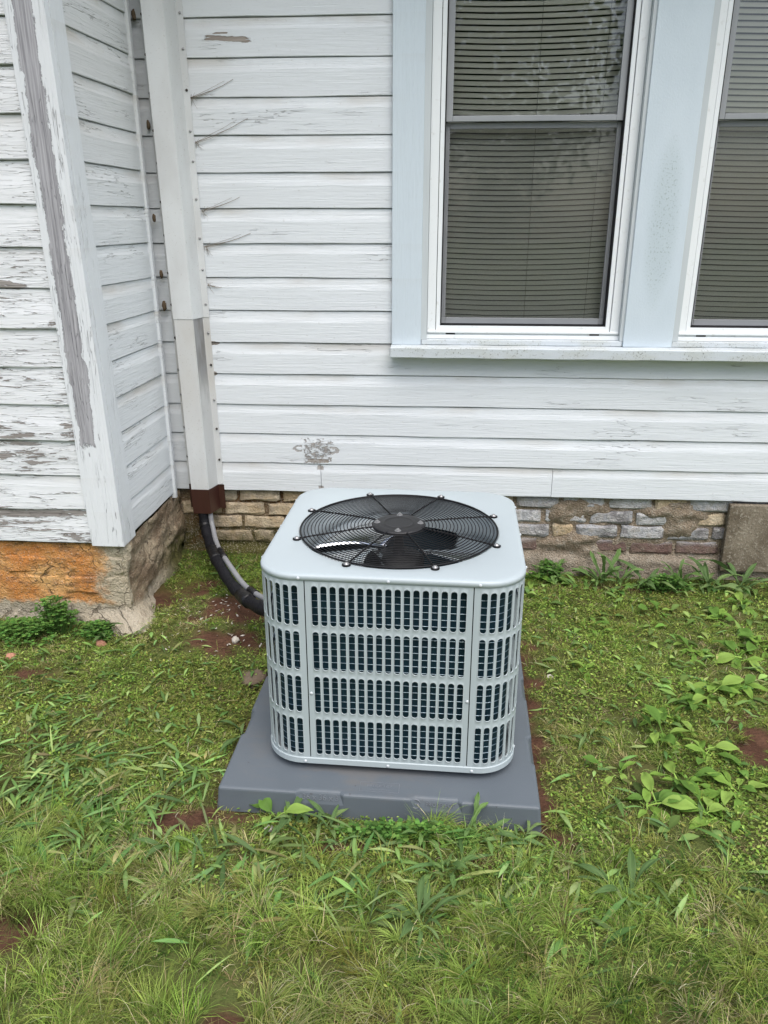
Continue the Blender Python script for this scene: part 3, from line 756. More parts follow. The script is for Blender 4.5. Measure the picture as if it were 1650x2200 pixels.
def channel(zs0, zs1, grow, mat, name, label=None):
    yb = D - 0.0025 - grow * .9; fx = -1.147 + .0; y_f = 3.335
    def sl(z):
        k = 0.0155 * (1 - (z - .4) / 2.0)      # drifts slightly right towards the bottom
        pts = [(-1.187, yb), (-1.170, yb), (-1.150 - grow, y_f - grow), (-1.069 + grow, y_f - grow), (-1.047 + grow, yb), (-1.020 + grow, yb)]
        return [(x + k * 1.6, y, z) for x, y in pts]
    vs = []; fs = []; n = 8
    for i in range(n + 1): vs += sl(zs0 + (zs1 - zs0) * i / n)
    for i in range(n):
        for j in range(5): a = i * 6 + j; fs.append((a, a + 1, a + 7, a + 6))
    o = link(name, mesh_from(name, vs, fs, mat), cover, label=label)
    sm = o.modifiers.new('thick', 'SOLIDIFY'); sm.thickness = .0016; sm.offset = -1
    bm_ = o.modifiers.new('bevel', 'BEVEL'); bm_.width = .0015; bm_.segments = 2; bm_.limit_method = 'ANGLE'; bm_.angle_limit = R(25)
    return o
up_c = channel(1.196, 2.98, .0022, M_cov1, 'upper_channel')
lo_c = channel(0.432, 1.24, 0.0, M_cov2, 'lower_channel', 'lower channel with a stained dark side')
br_c = channel(0.315, 0.4315, .001, M_brown, 'end_channel', 'dark brown end of the channel')
def screw_mesh(r, mat): return MB().lathe([(r, 0), (r, r * .35), (r * .75, r * .7), (r * .25, r * .85)], 10).mesh('screw', mat, True)
SC1, SC2 = screw_mesh(.0052, M_screw), screw_mesh(.0052, M_rustscrew)
for i in range(19):
    z = Z0 + LAP * i + .012
    k = 0.0155 * (1 - (z - .4) / 2.0) * 1.6
    for xx in ((-1.030,) if z < .45 else (-1.030, -1.180)):
        o = link('screw', SC1 if random.random() < .5 else SC2, cover)
        o.location = (xx + k, D - .0045, z + random.uniform(-.004, .03)); o.rotation_euler = (R(90), 0, 0)

# ================================================================== REFRIGERANT LINE and CONDUIT
def foam_mat():
    m = Mat('black_foam_insulation', 0.6, 0.18); x, y, z = m.pos()
    n = m.noise(m.vec(x, y, z), 40.0, 4); rib = m.noise(m.vec(x * 160.0, y * 40.0, z * 60.0), 1.0, 2)
    m.color(m.mix(m.step(m.noise(m.vec(x, y, z), 160.0, 2), 0.69, 0.76) * 0.35, m.mix(n, (0.006, 0.006, 0.0075), (0.012, 0.012, 0.015)), (0.13, 0.12, 0.11))).bump(n * 0.6 + rib, 0.003); return m
M_foam = foam_mat()
M_tape = Mat('black_tape', 0.38, 0.3)
_x, _y, _z = M_tape.pos(); M_tape.color((0.009, 0.009, 0.010)).bump(M_tape.noise(M_tape.vec(_x, _y, _z), 55.0, 3), 0.004)
M_cond = Mat('grey_conduit', 0.45, 0.4)
_x, _y, _z = M_cond.pos(); M_cond.color(M_cond.mix(M_cond.noise(M_cond.vec(_x, _y, _z), 30.0, 3), (0.19, 0.195, 0.205), (0.27, 0.275, 0.285)))
linep = [(-1.098, 3.372, .36), (-1.086, 3.358, .30), (-1.074, 3.335, .245), (-1.016, 3.215, .196), (-0.915, 3.01, .188), (-0.816, 2.845, .178), (-0.707, 2.68, .199), (-0.60, 2.55, .232), (-0.52, 2.50, .25), (-0.462, 2.48, .256)]
LP = spline(linep, 10)
line = thing('refrigerant_line', 'black insulated pipe curving from the brown cover end to the air conditioner', 'pipe', (-0.8, 2.9, 0.06))
rr = [.0235 + .0016 * math.sin(i * .9) + .003 * max(0, min(1, (i - 45) / 25)) for i in range(len(LP))]
MB().tube(LP, rr, 14).build('insulation', M_foam, line, smooth=True)
for a, b in ((17, 20), (31, 36), (54, 59)):
    MB().tube(LP[a:b + 1], [r_ + .0035 for r_ in rr[a:b + 1]], 14).build('tape_wrap', M_tape, line, smooth=True)
conp = [(-1.058, 3.372, .36), (-1.052, 3.355, .30), (-1.038, 3.33, .25), (-0.985, 3.212, .205), (-0.873, 3.00, .205), (-0.775, 2.84, .198), (-0.680, 2.705, .217), (-0.575, 2.575, .250), (-0.50, 2.53, .272), (-0.462, 2.515, .28)]
CP = spline(conp, 10)
cond = thing('conduit', 'thin grey conduit taped along the black insulated pipe', 'conduit', (-0.75, 2.9, 0.06))
MB().tube(CP, .0115, 12).build('conduit_tube', M_cond, cond, smooth=True)
for a, b in ((32, 36), (54, 58)):
    MB().tube(CP[a:b + 1], .0155, 12).build('tape_wrap', M_tape, cond, smooth=True)

# ================================================================== PANEL over the crawl-space opening
def conc_mat():
    m = Mat('weathered_cement_panel', 0.95, 0.1); x, y, z = m.pos()
    n1 = m.noise(m.vec(x, y, z), 90.0, 4, 0.7); n2 = m.noise(m.vec(x, y, z), 8.0, 4); n3 = m.noise(m.vec(x * 220.0, y, z * 90.0), 1.0, 2)
    c = m.mix(m.step(n2, 0.35, 0.65), (0.13, 0.105, 0.075), (0.24, 0.205, 0.155))
    c = m.mix(m.step(n1, 0.52, 0.66) * 0.7, c, (0.38, 0.345, 0.28)); c = m.mix(m.step(n3, 0.58, 0.68) * 0.5, c, (0.07, 0.06, 0.045))
    m.color(c).bump(n1, 0.005); return m
M_conc = conc_mat()
pan = tag(MB().box(1.318, 1.90, D - .012, D + .018, 0.066, 0.392).build('crawl_space_panel', M_conc, None, bevel=.004), 'rough brown cement panel closing the foundation at the right edge', 'panel')

# ================================================================== PAD
def pad_mat():
    m = Mat('grey_plastic_pad', 0.5, 0.4); x, y, z = m.pos()
    n1 = m.noise(m.vec(x, y, z), 5.0, 4); n2 = m.noise(m.vec(x, y, z), 220.0, 2); n3 = m.noise(m.vec(x * 4.0, y * 40.0, z), 1.0, 3)
    c = m.mix(n1, (0.092, 0.109, 0.125), (0.125, 0.145, 0.163))
    mud = m.step(n1 + (n3 - 0.5) * 0.3, 0.46, 0.66) * (1.0 - m.step((x + 0.28).abs(), 0.12, 0.42)) * z.gt(0.05)
    c = m.mix(mud * 0.5, c, (0.150, 0.138, 0.125))
    c = m.mix(m.step(m.noise(m.vec(x, y, z), 60.0, 2), 0.72, 0.76) * 0.6, c, (0.06, 0.045, 0.035))
    m.color(c).rough(n1 * 0.25 + 0.38).bump(n2, 0.0006, 0.5); return m
M_pad = pad_mat()
pad = thing('equipment_pad', 'grey plastic pad under the air conditioner with raised lettering on its front edge', 'pad', (PADC[0], PADC[1], 0.0), PADA)
h_, zt_, zm, zb_ = 0.457, 0.065, 0.030, -0.012
d_ = 0.011
def side_pts(notches):
    """outline along one side from -h to h with set-back notches"""
    p_ = [(-h_, 0)]
    for a, b in notches: p_ += [(a, 0), (a + .012, d_), (b - .012, d_), (b, 0)]
    return p_
front_n = [(-.232, -.093), (.098, .240)]; side_n = [(-.27, -.13), (.07, .21)]
tops, mids, bots = [], [], []
for q, nt_ in enumerate((front_n, side_n, front_n, side_n)):
    c_, s_ = math.cos(q * math.pi / 2), math.sin(q * math.pi / 2)
    for u, d in side_pts(nt_):
        for lst, ex, dd in ((tops, 0.0, d), (mids, .003, 0), (bots, .008, 0)):
            x, y = u * (h_ + ex) / h_, -h_ - ex + dd; lst.append((c_ * x - s_ * y, s_ * x + c_ * y))
n = len(tops); vs = [(x, y, zt_) for x, y in tops] + [(x, y, zm) for x, y in mids] + [(x, y, zb_) for x, y in bots]
fs = [tuple(range(n))]
for k in range(n):
    l = (k + 1) % n; fs += [(k, n + k, n + l, l)[::1], (n + k, 2 * n + k, 2 * n + l, n + l)]
fs = [tuple(range(n))] + [tuple(reversed((a, b, c, d))) for a, b, c, d in fs[1:]]
fs = [fs[0]] + [tuple(reversed(f)) for f in fs[1:]]
slab = link('slab', mesh_from('slab', vs, fs, M_pad), pad, keep=False)
bv = slab.modifiers.new('bevel', 'BEVEL'); bv.width = .008; bv.segments = 3; bv.limit_method = 'ANGLE'; bv.angle_limit = R(30)
def lettering(txt, size, loc, rot, mat, ext=.0008, name='lettering'):
    cu = bpy.data.curves.new(name, 'FONT'); cu.body = txt; cu.size = size; cu.extrude = ext; cu.align_x = 'CENTER'; cu.align_y = 'CENTER'; cu.resolution_u = 3
    t = bpy.data.objects.new(name, cu); COL.objects.link(t)
    dg = bpy.context.evaluated_depsgraph_get(); me = bpy.data.meshes.new_from_object(t.evaluated_get(dg)); bpy.data.objects.remove(t)
    me.materials.clear(); me.materials.append(mat.mat)
    o = link(name, me, pad, keep=False); o.location = loc; o.rotation_euler = rot; return o
M_let = Mat('raised_lettering', 0.4, 0.45).color((0.15, 0.165, 0.185))
tilt = math.atan2(zt_ - zm, d_ + .003)
yn = -h_ + d_ * .5 - .0025
def emb(txt, size, x): return lettering(txt, size, (x, yn - .001, (zt_ + zm) / 2 + .001), (tilt, 0, 0), M_let)
emb('36 x 36 x 3', .023, -.160); emb('PROSELECT', .016, .180)
mb = MB(); mb.tube([(.012 * math.cos(a), 0, .012 * math.sin(a)) for a in np.linspace(.3, 5.6, 22)], .0013, 6); mb.box(-.004, .008, -.001, .001, -.002, .002)
lg = mb.build('logo', M_let, pad, keep=False); lg.location = (.112, yn - .001, (zt_ + zm) / 2 + .001); lg.rotation_euler = (tilt - R(90), 0, 0)
lettering('PROSELECT', .014, (.005, -.412, zt_ + .0002), (0, 0, 0), M_let, .0007)
mb = MB()
for a in ((-.052, .062, -.398, -.3965), (-.052, .062, -.4365, -.435), (-.052, -.0505, -.435, -.398), (.0605, .062, -.435, -.398), (-.03, .04, -.4275, -.426)): mb.box(a[0], a[1], a[2], a[3], zt_ - .0005, zt_ + .0009)
mb.build('raised_badge', M_let, pad, keep=False)

# ================================================================== AIR CONDITIONER
def ac_mat(name, base, rough=.38):
    m = Mat(name, rough, 0.45); x, y, z = m.pos()
    n1 = m.noise(m.vec(x, y, z), 6.0, 3); n2 = m.noise(m.vec(x, y, z), 260.0, 2)
    m.color(m.mix(n1, tuple(k * .96 for k in base), tuple(k * 1.03 for k in base))).bump(n2, 0.0003, 0.35); return m
M_ac = ac_mat('light_grey_enamel', (0.405, 0.462, 0.480))
M_coil = Mat('blue_coated_fins', 0.45, 0.5, 0.3)
_x, _y, _z = M_coil.obj()
_st = M_coil.noise(M_coil.vec((_x + _y) * 500.0, 0.0, _z * 2.0), 1.0, 1)
M_coil.color(M_coil.mix(_st, (0.006, 0.022, 0.034), (0.016, 0.058, 0.085))).bump(_st, 0.002)
M_tubewire = Mat('tube_metal', 0.3, 0.5, 0.9).color((0.42, 0.54, 0.62))
M_blk = Mat('black_coated_wire', 0.5, 0.25)
M_blk.color((0.007, 0.007, 0.008))
M_hub = Mat('black_plastic_hub', 0.5, 0.4)
_x, _y, _z = M_hub.obj(); M_hub.color((0.020, 0.020, 0.021)).bump(M_hub.noise(M_hub.vec(_x, _y, _z), 220.0, 2), .0006)
M_blade = Mat('aluminium_blade', 0.10, 0.5, 1.0)
_x, _y, _z = M_blade.obj(); M_blade.color(M_blade.mix(M_blade.noise(M_blade.vec(_x, _y, _z), 12.0, 3), (0.78, 0.79, 0.81), (0.88, 0.89, 0.90)))
M_inner = Mat('inner_sheet', 0.5, 0.4).color((0.30, 0.33, 0.35))

ac = thing('air_conditioner', 'pale grey outdoor air conditioner with slotted sides and black fan grille', 'air conditioner', (UC[0], UC[1], zt_), PADA)
HW, RAD = 0.3675, 0.112
ZP0, ZP1, ZT = 0.041, 0.617, 0.635
def rsq(hw, rad, per=10):
    """rounded-square outline, ccw from above"""
    out = []
    for q in range(4):
        a0 = -math.pi / 2 + q * math.pi / 2
        cx, cy = ((hw - rad), -(hw - rad)) if q == 0 else (((hw - rad), (hw - rad)) if q == 1 else ((-(hw - rad), (hw - rad)) if q == 2 else (-(hw - rad), -(hw - rad))))
        for k in range(per + 1):
            a = a0 + (math.pi / 2) * k / per; out.append((cx + rad * math.cos(a), cy + rad * math.sin(a)))
    return out
def loft(loops, cap_first=False, cap_last=False):
    n = len(loops[0]); vs = [p_ for l in loops for p_ in l]; fs = []
    for i in range(len(loops) - 1):
        for k in range(n):
            l = (k + 1) % n; fs.append((i * n + k, i * n + l, (i + 1) * n + l, (i + 1) * n + k))
    if cap_first: fs.append(tuple(reversed(range(n))))
    if cap_last: fs.append(tuple((len(loops) - 1) * n + k for k in range(n)))
    return vs, fs
ROWS = [(.055, .179), (.199, .319), (.339, .461), (.479, .601)]
PITCH, SW = .0251, .0166
def slotted(u0, u1, centres, mapf, lipdir):
    """sheet from u0..u1, ZP0..ZP1 with stadium openings; mapf(u, depth) -> (x, y)"""
    vs, fs = [], []
    def V_(u, z, d): x, y = mapf(u, d); vs.append((x, y, z)); return len(vs) - 1
    def quad(ua, ub, za, zb2):
        k = max(1, int(math.ceil((ub - ua) / .009)))
        for i in range(k):
            a = ua + (ub - ua) * i / k; b = ua + (ub - ua) * (i + 1) / k
            fs.append((V_(a, za, 0), V_(b, za, 0), V_(b, zb2, 0), V_(a, zb2, 0)))
    bounds = [c - PITCH / 2 for c in centres] + [centres[-1] + PITCH / 2]
    if bounds[0] > u0: quad(u0, bounds[0], ZP0, ZP1)
    if bounds[-1] < u1: quad(bounds[-1], u1, ZP0, ZP1)
    zb_list = [ZP0] + [(ROWS[i][1] + ROWS[i + 1][0]) / 2 for i in range(3)] + [ZP1]
    r = SW / 2; NA = 6
    for c in centres:
        for i, (za, zb2) in enumerate(ROWS):
            a, b, lo, hi = c - PITCH / 2, c + PITCH / 2, zb_list[i], zb_list[i + 1]
            st, outer = [], []
            for k in range(NA + 1):                         # bottom arc, left to right
                w_ = math.pi + math.pi * k / NA; st.append((c + r * math.cos(w_), za + r + r * math.sin(w_)))
                t = k / NA; outer.append((a + (b - a) * t, lo))
            for k in range(NA + 1):
                w_ = math.pi * k / NA; st.append((c + r * math.cos(w_), zb2 - r + r * math.sin(w_)))
                t = k / NA; outer.append((b - (b - a) * t, hi))
            m_ = len(st)
            O = [V_(u, z, 0) for u, z in outer]
            def ring(s, d): return [V_(c + (u - c) * s, (za + zb2) / 2 + (z - (za + zb2) / 2) * (1 + (s - 1) * .12), d) for u, z in st]
            S0, S1, S2, S3 = ring(1.09, 0), ring(1.04, -.0004), ring(1.0, .0008), ring(.995, .0026)
            for A_, B_ in ((O, S0), (S0, S1), (S1, S2), (S2, S3)):
                for k in range(m_):
                    l = (k + 1) % m_; fs.append((A_[k], A_[l], B_[l], B_[k]))
    return vs, fs
SEAM = 0.2275
centres = [(i - 8) * PITCH for i in range(17)]
fv, ff = slotted(-SEAM + .0014, SEAM - .0014, centres, lambda u, d: (u, -HW + d), 1)
mp = mesh_from('louver_panel', fv, ff, M_ac, True)
arc = RAD * math.pi / 2; flat = HW - RAD - SEAM
CL = 2 * flat + arc
def cmap(t, d):          # corner between the front (right end) and the right side
    if t <= flat: return (SEAM + t, -HW + d)
    if t >= flat + arc: return (HW - d, -HW + RAD + (t - flat - arc))
    a = -math.pi / 2 + (t - flat) / RAD; return (HW - RAD + (RAD - d) * math.cos(a), -HW + RAD + (RAD - d) * math.sin(a))
nc = 8; cc = [CL / 2 + (i - (nc - 1) / 2) * PITCH for i in range(nc)]
cv, cfc = slotted(.0014, CL - .0014, cc, cmap, 1)
mc = mesh_from('corner_panel', cv, cfc, M_ac, True)
for q in range(4):
    o = link('louver_panel', mp, ac, keep=False); o.rotation_euler = (0, 0, q * math.pi / 2)
    o = link('corner_panel', mc, ac, keep=False); o.rotation_euler = (0, 0, q * math.pi / 2)
# base rail and pan
def lp(hw, rad, z): return [(x, y, z) for x, y in rsq(hw, rad)]
vs, fs = loft([lp(HW - .03, RAD - .03, .022), lp(HW + .0005, RAD, .0225), lp(HW + .0028, RAD + .002, .0250), lp(HW + .0028, RAD + .002, ZP0 + .001), lp(HW + .0010, RAD, ZP0 + .0030), lp(HW - .012, RAD - .01, ZP0 + .0030)], True)
link('base_rail', mesh_from('base_rail', vs, fs, M_ac), ac, keep=False)
link('base_pan', mesh_from('base_pan', *loft([lp(HW - .02, RAD - .02, .030), lp(HW - .02, RAD - .02, .034)], True, True), M_inner), ac, keep=False)
for sx in (-1, 1):
    for sy in (-1, 1): MB().box(sx * .24 - .03, sx * .24 + .03, sy * .24 - .03, sy * .24 + .03, .0006, .0235).build('foot', M_hub, ac, keep=False)
# coil and its tubes
FC = (-.0, -.008)
vs, fs = loft([lp(HW - .028, RAD - .028, .036), lp(HW - .028, RAD - .028, ZP1 - .002)]); coil = link('coil', mesh_from('coil', vs, fs, M_coil, True), ac, keep=False)
mb = MB(); path_ = rsq(HW - .0255, RAD - .0255, 8)
for i in range(26):
    z = .052 + i * .0214
    mb.tube([(x, y, z) for x, y in path_], .0010, 5, closed=True)
mb.build('coil_tube', M_tubewire, coil, keep=False, smooth=True)
vs, fs = loft([lp(HW - .052, RAD - .05, .036), lp(HW - .052, RAD - .05, ZP1 - .06)]); link('coil_lining', mesh_from('coil_lining', vs, [tuple(reversed(f)) for f in fs], M_coil, True), coil, keep=False)
# top cover: rolled edge, flat sheet, round opening with down-turned collar
FR = 0.303; TH = 128
def ray_rsq(hw, rad, a):
    dx, dy = math.cos(a), math.sin(a); lo, hi = 0, 2
    for _ in range(40):
        mid = (lo + hi) / 2; x, y = abs(FC[0] + dx * mid), abs(FC[1] + dy * mid); k = hw - rad
        ins = (x <= hw and y <= hw) if (x <= k or y <= k) else math.hypot(x - k, y - k) <= rad
        lo, hi = (mid, hi) if ins else (lo, mid)
    return lo
def lcirc(r, z): return [(FC[0] + r * math.cos(2 * math.pi * k / TH), FC[1] + r * math.sin(2 * math.pi * k / TH), z) for k in range(TH)]
def lsq(hw, rad, z):
    out = []
    for k in range(TH):
        a = 2 * math.pi * k / TH; t = ray_rsq(hw, rad, a); out.append((FC[0] + t * math.cos(a), FC[1] + t * math.sin(a), z))
    return out
vs, fs = loft([lcirc(FR + .004, ZT - .11), lcirc(FR, ZT - .03), lcirc(FR, ZT - .006), lcirc(FR + .002, ZT - .001), lcirc(FR + .006, ZT + .0005), lsq(HW - .012, RAD - .010, ZT), lsq(HW - .003, RAD - .002, ZT - .0012), lsq(HW + .0012, RAD + .001, ZT - .0040), lsq(HW + .0028, RAD + .002, ZT - .008), lsq(HW + .0028, RAD + .002, ZP1 + .0005), lsq(HW + .0004, RAD, ZP1 - .0005), lsq(HW - .012, RAD - .01, ZP1 - .0005)])
fs = [tuple(f) for f in fs]
top = link('top_cover', mesh_from('top_cover', vs, fs, M_ac, True), ac, keep=False)
# seal above the coil so that no light leaks
# fan grille
grille = MB()
NR = 21
def gz(r): return ZT + .013 - .010 * (r / .30) ** 2
for i in range(NR):
    r = .0815 + (.3015 - .0815) * i / (NR - 1); w_ = .0014 if i < NR - 1 else .0030
    grille.tube([(FC[0] + r * math.cos(a), FC[1] + r * math.sin(a), gz(r)) for a in np.linspace(0, 2 * math.pi, 88, endpoint=False)], w_, 6, closed=True)
gr = grille.build('fan_grille', M_blk, ac, keep=False, smooth=True)
for k in range(8):
    a = R(22.5 + 45 * k); pts = []; pts2 = []
    for i in range(54):
        r = .076 + (.318 - .076) * i / 53; wv = .0017 * math.sin(i * 2.1)
        z = gz(min(r, .30)) + .0024
        ca, sa = math.cos(a), math.sin(a)
        pts.append((FC[0] + r * ca - wv * sa, FC[1] + r * sa + wv * ca, z + .0012 * math.cos(i * 2.1)))
        pts2.append((FC[0] + r * ca + wv * sa, FC[1] + r * sa - wv * ca, z - .0012 * math.cos(i * 2.1) - .0015))
    s = MB(); s.tube(pts, .0018, 6); s.tube(pts2, .0018, 6); s.build('grille_spoke', M_blk, gr, keep=False, smooth=True)
    cxp, cyp = FC[0] + .318 * math.cos(a), FC[1] + .318 * math.sin(a)
    cl = MB(); cl.lathe([(.0125, .0), (.0125, .0035), (.0105, .0048)], 14, (cxp, cyp, ZT + .0008)); cl.build('grille_clip', M_blk, gr, keep=False, smooth=False)
    sc = MB(); sc.lathe([(.0085, .0), (.0085, .001), (.005, .0015), (.0048, .004), (.003, .0045)], 12, (cxp, cyp, ZT + .0056)); sc.build('screw', M_screw, gr, keep=False, smooth=True)
hub = MB(); hub.lathe([(.0815, -.004), (.0815, .004), (.078, .0065), (.060, .0085), (.047, .0085), (.0455, .0098), (.043, .0085), (.034, .0082), (.0, .0082)], 48, (FC[0], FC[1], ZT + .010), cap=False)
hb = hub.build('grille_hub', M_hub, gr, keep=False, smooth=True)
for k in range(4):
    a = R(90 * k + 2); x, y = FC[0] + .0665 * math.cos(a), FC[1] + .0665 * math.sin(a)
    s = MB(); s.lathe([(.010, 0), (.010, .001), (.0062, .0015), (.0062, .005), (.003, .0055), (.003, .008)], 8, (x, y, ZT + .0175)); s.build('nut', M_screw, gr, keep=False, smooth=False)
# fan: motor and three pitched blades
fan = MB(); fan.lathe([(.001, -.20), (.075, -.20), (.08, -.19), (.08, -.10), (.07, -.09), (.02, -.085), (.012, -.02), (.0, -.02)], 32, (FC[0], FC[1], ZT), cap=False)
motor = fan.build('fan_motor', M_hub, ac, keep=False, smooth=True)
def blade(a0, span):
    vs, fs = [], []; nr, na = 9, 14
    for i in range(nr):
        r = .075 + (.292 - .075) * i / (nr - 1); t = i / (nr - 1)
        for j in range(na):
            w_ = j / (na - 1); a = a0 + span * (w_ - .5) * (.55 + .55 * t) + .35 * t
            z = ZT - .075 + (.5 - w_) * (.040 + .015 * t) + .012 * math.sin(w_ * math.pi)
            vs.append((FC[0] + r * math.cos(a), FC[1] + r * math.sin(a), z))
    for i in range(nr - 1):
        for j in range(na - 1): q = i * na + j; fs.append((q, q + 1, q + na + 1, q + na))
    return mesh_from('fan_blade', vs, fs, M_blade, True)
for k in range(3):
    o = link('fan_blade', blade(R(-132 + 120 * k), R(80)), ac, keep=False); s = o.modifiers.new('thick', 'SOLIDIFY'); s.thickness = .002
for q in range(4):
    for sx in (-1, 1):
        o = MB().box(sx * SEAM - .006, sx * SEAM + .006, -HW + .0035, -HW + .0045, ZP0 + .004, ZP1 - .004).build('seam_shade_strip', M_gap_shade, ac, keep=False); o.rotation_euler = (0, 0, q * math.pi / 2)  # black strips added behind the seams so their gaps read as dark
# screws on the panels
M_bright = Mat('bright_screw', 0.35, 0.6).color((0.52, 0.55, 0.57)); SCA = screw_mesh(.0046, M_bright)
def acscrew(x, y, z, rz):
    o = link('screw', SCA, ac, keep=False); o.location = (x, y, z); o.rotation_euler = (R(90), 0, rz)
for q in range(4):
    c_, s_ = math.cos(q * math.pi / 2), math.sin(q * math.pi / 2)
    for x, z, d in ((-.243, ZT - .011, .0028), (0, ZT - .011, .0028), (.243, ZT - .011, .0028), (-.243, .032, .0028), (0, .032, .0028), (.243, .032, .0028), (-.2185, .264, 0), (.2215, .264, 0)):
        acscrew(c_ * x + s_ * (HW + d), s_ * x - c_ * (HW + d), z, q * math.pi / 2)

# ================================================================== VEGETATION
def veg_mat(name, trans=0.35, rough=0.6):
    m = Mat(name, rough, 0.10); c = m.attr('tint'); m.color(c)
    t = m.n('ShaderNodeBsdfTranslucent'); m.nt.links.new(c.k, t.inputs[0])
    mx = m.n('ShaderNodeMixShader'); mx.inputs[0].default_value = trans
    m.nt.links.new(m.bsdf.outputs[0], mx.inputs[1]); m.nt.links.new(t.outputs[0], mx.inputs[2]); m.nt.links.new(mx.outputs[0], m.out.inputs['Surface'])
    return m
M_grass = veg_mat('grass_blades'); M_leafv = veg_mat('weed_leaves', .3, .5)
def blocked(x, y, margin=0.0):
    px, py = pad_local(x, y)
    b = (np.abs(px) < .462 + margin) & (np.abs(py) < .462 + margin)
    b |= (y > D + .015) | ((x < RX + .012) & (y > FY - .004))
    return b
def field(n, xr, yr): return rng.uniform(*xr, n), rng.uniform(*yr, n)
def blades(x, y, L, W, az, bend, col, seg=3, base=0.0, droop=1.0):
    """vectorised blades: each a tapering strip that bends over"""
    n = len(x); z0 = gheight(x, y) - .002 + base
    rows = []; cs = []
    t = np.linspace(0, 1, seg + 1)
    dx, dy = np.cos(az), np.sin(az)
    for k in range(seg + 1):
        s = t[k]; ang = bend * (0.35 + 0.65 * s)                # from vertical
        h = L * s * np.cos(ang * (0.5 + .5 * s)); f = L * s * np.sin(ang * (.6 + .4 * s))
        wd = W * (1 - s ** 1.6) * .5 + 1e-5
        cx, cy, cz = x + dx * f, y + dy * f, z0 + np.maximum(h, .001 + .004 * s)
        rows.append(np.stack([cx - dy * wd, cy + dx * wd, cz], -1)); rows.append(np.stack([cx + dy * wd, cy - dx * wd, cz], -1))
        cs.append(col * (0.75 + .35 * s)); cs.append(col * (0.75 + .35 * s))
    V = np.stack(rows, 1); C = np.stack(cs, 1); m = 2 * (seg + 1)
    b = (np.arange(n) * m)[:, None]
    F = np.concatenate([np.stack([b[:, 0] + 2 * k, b[:, 0] + 2 * k + 1, b[:, 0] + 2 * k + 3, b[:, 0] + 2 * k + 2], -1) for k in range(seg)], 0)
    return V.reshape(-1, 3), F, C.reshape(-1, 3)
def pal(n, cols, wts, jit=.28):
    c = np.array(cols)[rng.choice(len(cols), n, p=np.array(wts) / sum(wts))]
    return np.clip(c * (1 + rng.normal(0, jit, (n, 1))) * (1 + rng.normal(0, .06, (n, 3))), .004, 1)
GREEN, DEEP, OLIVE, LIME, TAN, STRAW = (.215, .325, .060), (.09, .18, .035), (.26, .285, .075), (.35, .46, .11), (.47, .41, .21), (.62, .56, .36)
def patch_color(x, y, cols_a, wa, cols_b, wb, f, seed, lo=.42, hi=.60):
    k = np.clip((fbm(x * f, y * f, seed) - lo) / (hi - lo), 0, 1); pick = rng.random(len(x)) < k
    return np.where(pick[:, None], pal(len(x), cols_b, wb), pal(len(x), cols_a, wa))
# 1) turf: tufts of blades fanning out of common crowns, longer and denser towards the camera
def tufts(nc, xr, yr, keepf, nb, Lf, spread, wid, cols, wts, name, label, bend=(.55, 1.5)):
    cx, cy = field(nc, xr, yr); k = (rng.random(nc) < keepf(cx, cy) * (1 - .97 * soil_mask(cx, cy))) & ~blocked(cx, cy, .012); cx, cy = cx[k], cy[k]; m = len(cx)
    tint = pal(m, cols, wts, .22); dz_ = (fbm(cx * 3.4, cy * 3.4, 88) > .58) & (rng.random(m) < .42); tint[dz_] = pal(int(dz_.sum()), [TAN, (.33, .34, .12), (.28, .32, .09)], [2, 3, 2]); ln = Lf(cx, cy) * rng.uniform(.6, 1.3, m); wind = fbm(cx * 1.9, cy * 1.9, 23) * 11.0
    cnt = rng.integers(int(nb * .5), int(nb * 1.5), m); i = np.repeat(np.arange(m), cnt); n = len(i)
    az = np.where(rng.random(n) < .45, wind[i] + rng.normal(0, .5, n), rng.uniform(0, 6.28, n)); rr_ = np.abs(rng.normal(0, spread, n))
    x = cx[i] + np.cos(az) * rr_; y = cy[i] + np.sin(az) * rr_; k = ~blocked(x, y, .003); i, x, y, az = i[k], x[k], y[k], az[k]; n = len(i)
    col = tint[i] * (1 + rng.normal(0, .20, (n, 1))); dry = rng.random(n) < .07; col[dry] = pal(int(dry.sum()), [TAN, STRAW], [2, 1])
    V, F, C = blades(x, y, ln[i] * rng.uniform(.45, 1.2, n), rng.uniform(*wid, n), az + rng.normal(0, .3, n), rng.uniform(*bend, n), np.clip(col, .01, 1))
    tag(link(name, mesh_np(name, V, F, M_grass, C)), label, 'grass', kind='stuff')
nearf = lambda x, y: np.clip((1.70 - y + 0.12 * np.sin(x * 5) + .2 * (fbm(x * 3, y * 3, 77) - .5) + .1) / .5, 0, 1)
tufts(5200, (-2.4, 2.2), (0.35, 2.0), lambda x, y: nearf(x, y) * np.clip(fbm(x * 4, y * 4, 81) * 2.4 - .35, .5, 1), 54, lambda x, y: .050 + .055 * fbm(x * 3, y * 3, 27), .015, (.0011, .0024), [GREEN, DEEP, OLIVE, LIME, TAN, (.24, .30, .07)], [5, 2, 2.4, 4, 1.1, 3], 'long_grass', 'long tufted green and straw grass across the front of the lawn')
tufts(21000, (-2.4, 2.2), (1.2, 3.40), lambda x, y: np.clip(fbm(x * 5, y * 5, 21) * 2.2 - .15, .38, 1) * (1 - .55 * nearf(x, y)), 15, lambda x, y: .020 + .020 * fbm(x * 4, y * 4, 28), .014, (.0013, .0027), [GREEN, DEEP, OLIVE, LIME, TAN, (.23, .31, .06)], [5, 1.6, 3, 3.4, .8, 4], 'short_turf', 'short patchy olive-green turf around the pad and up to the walls', (.8, 1.6))
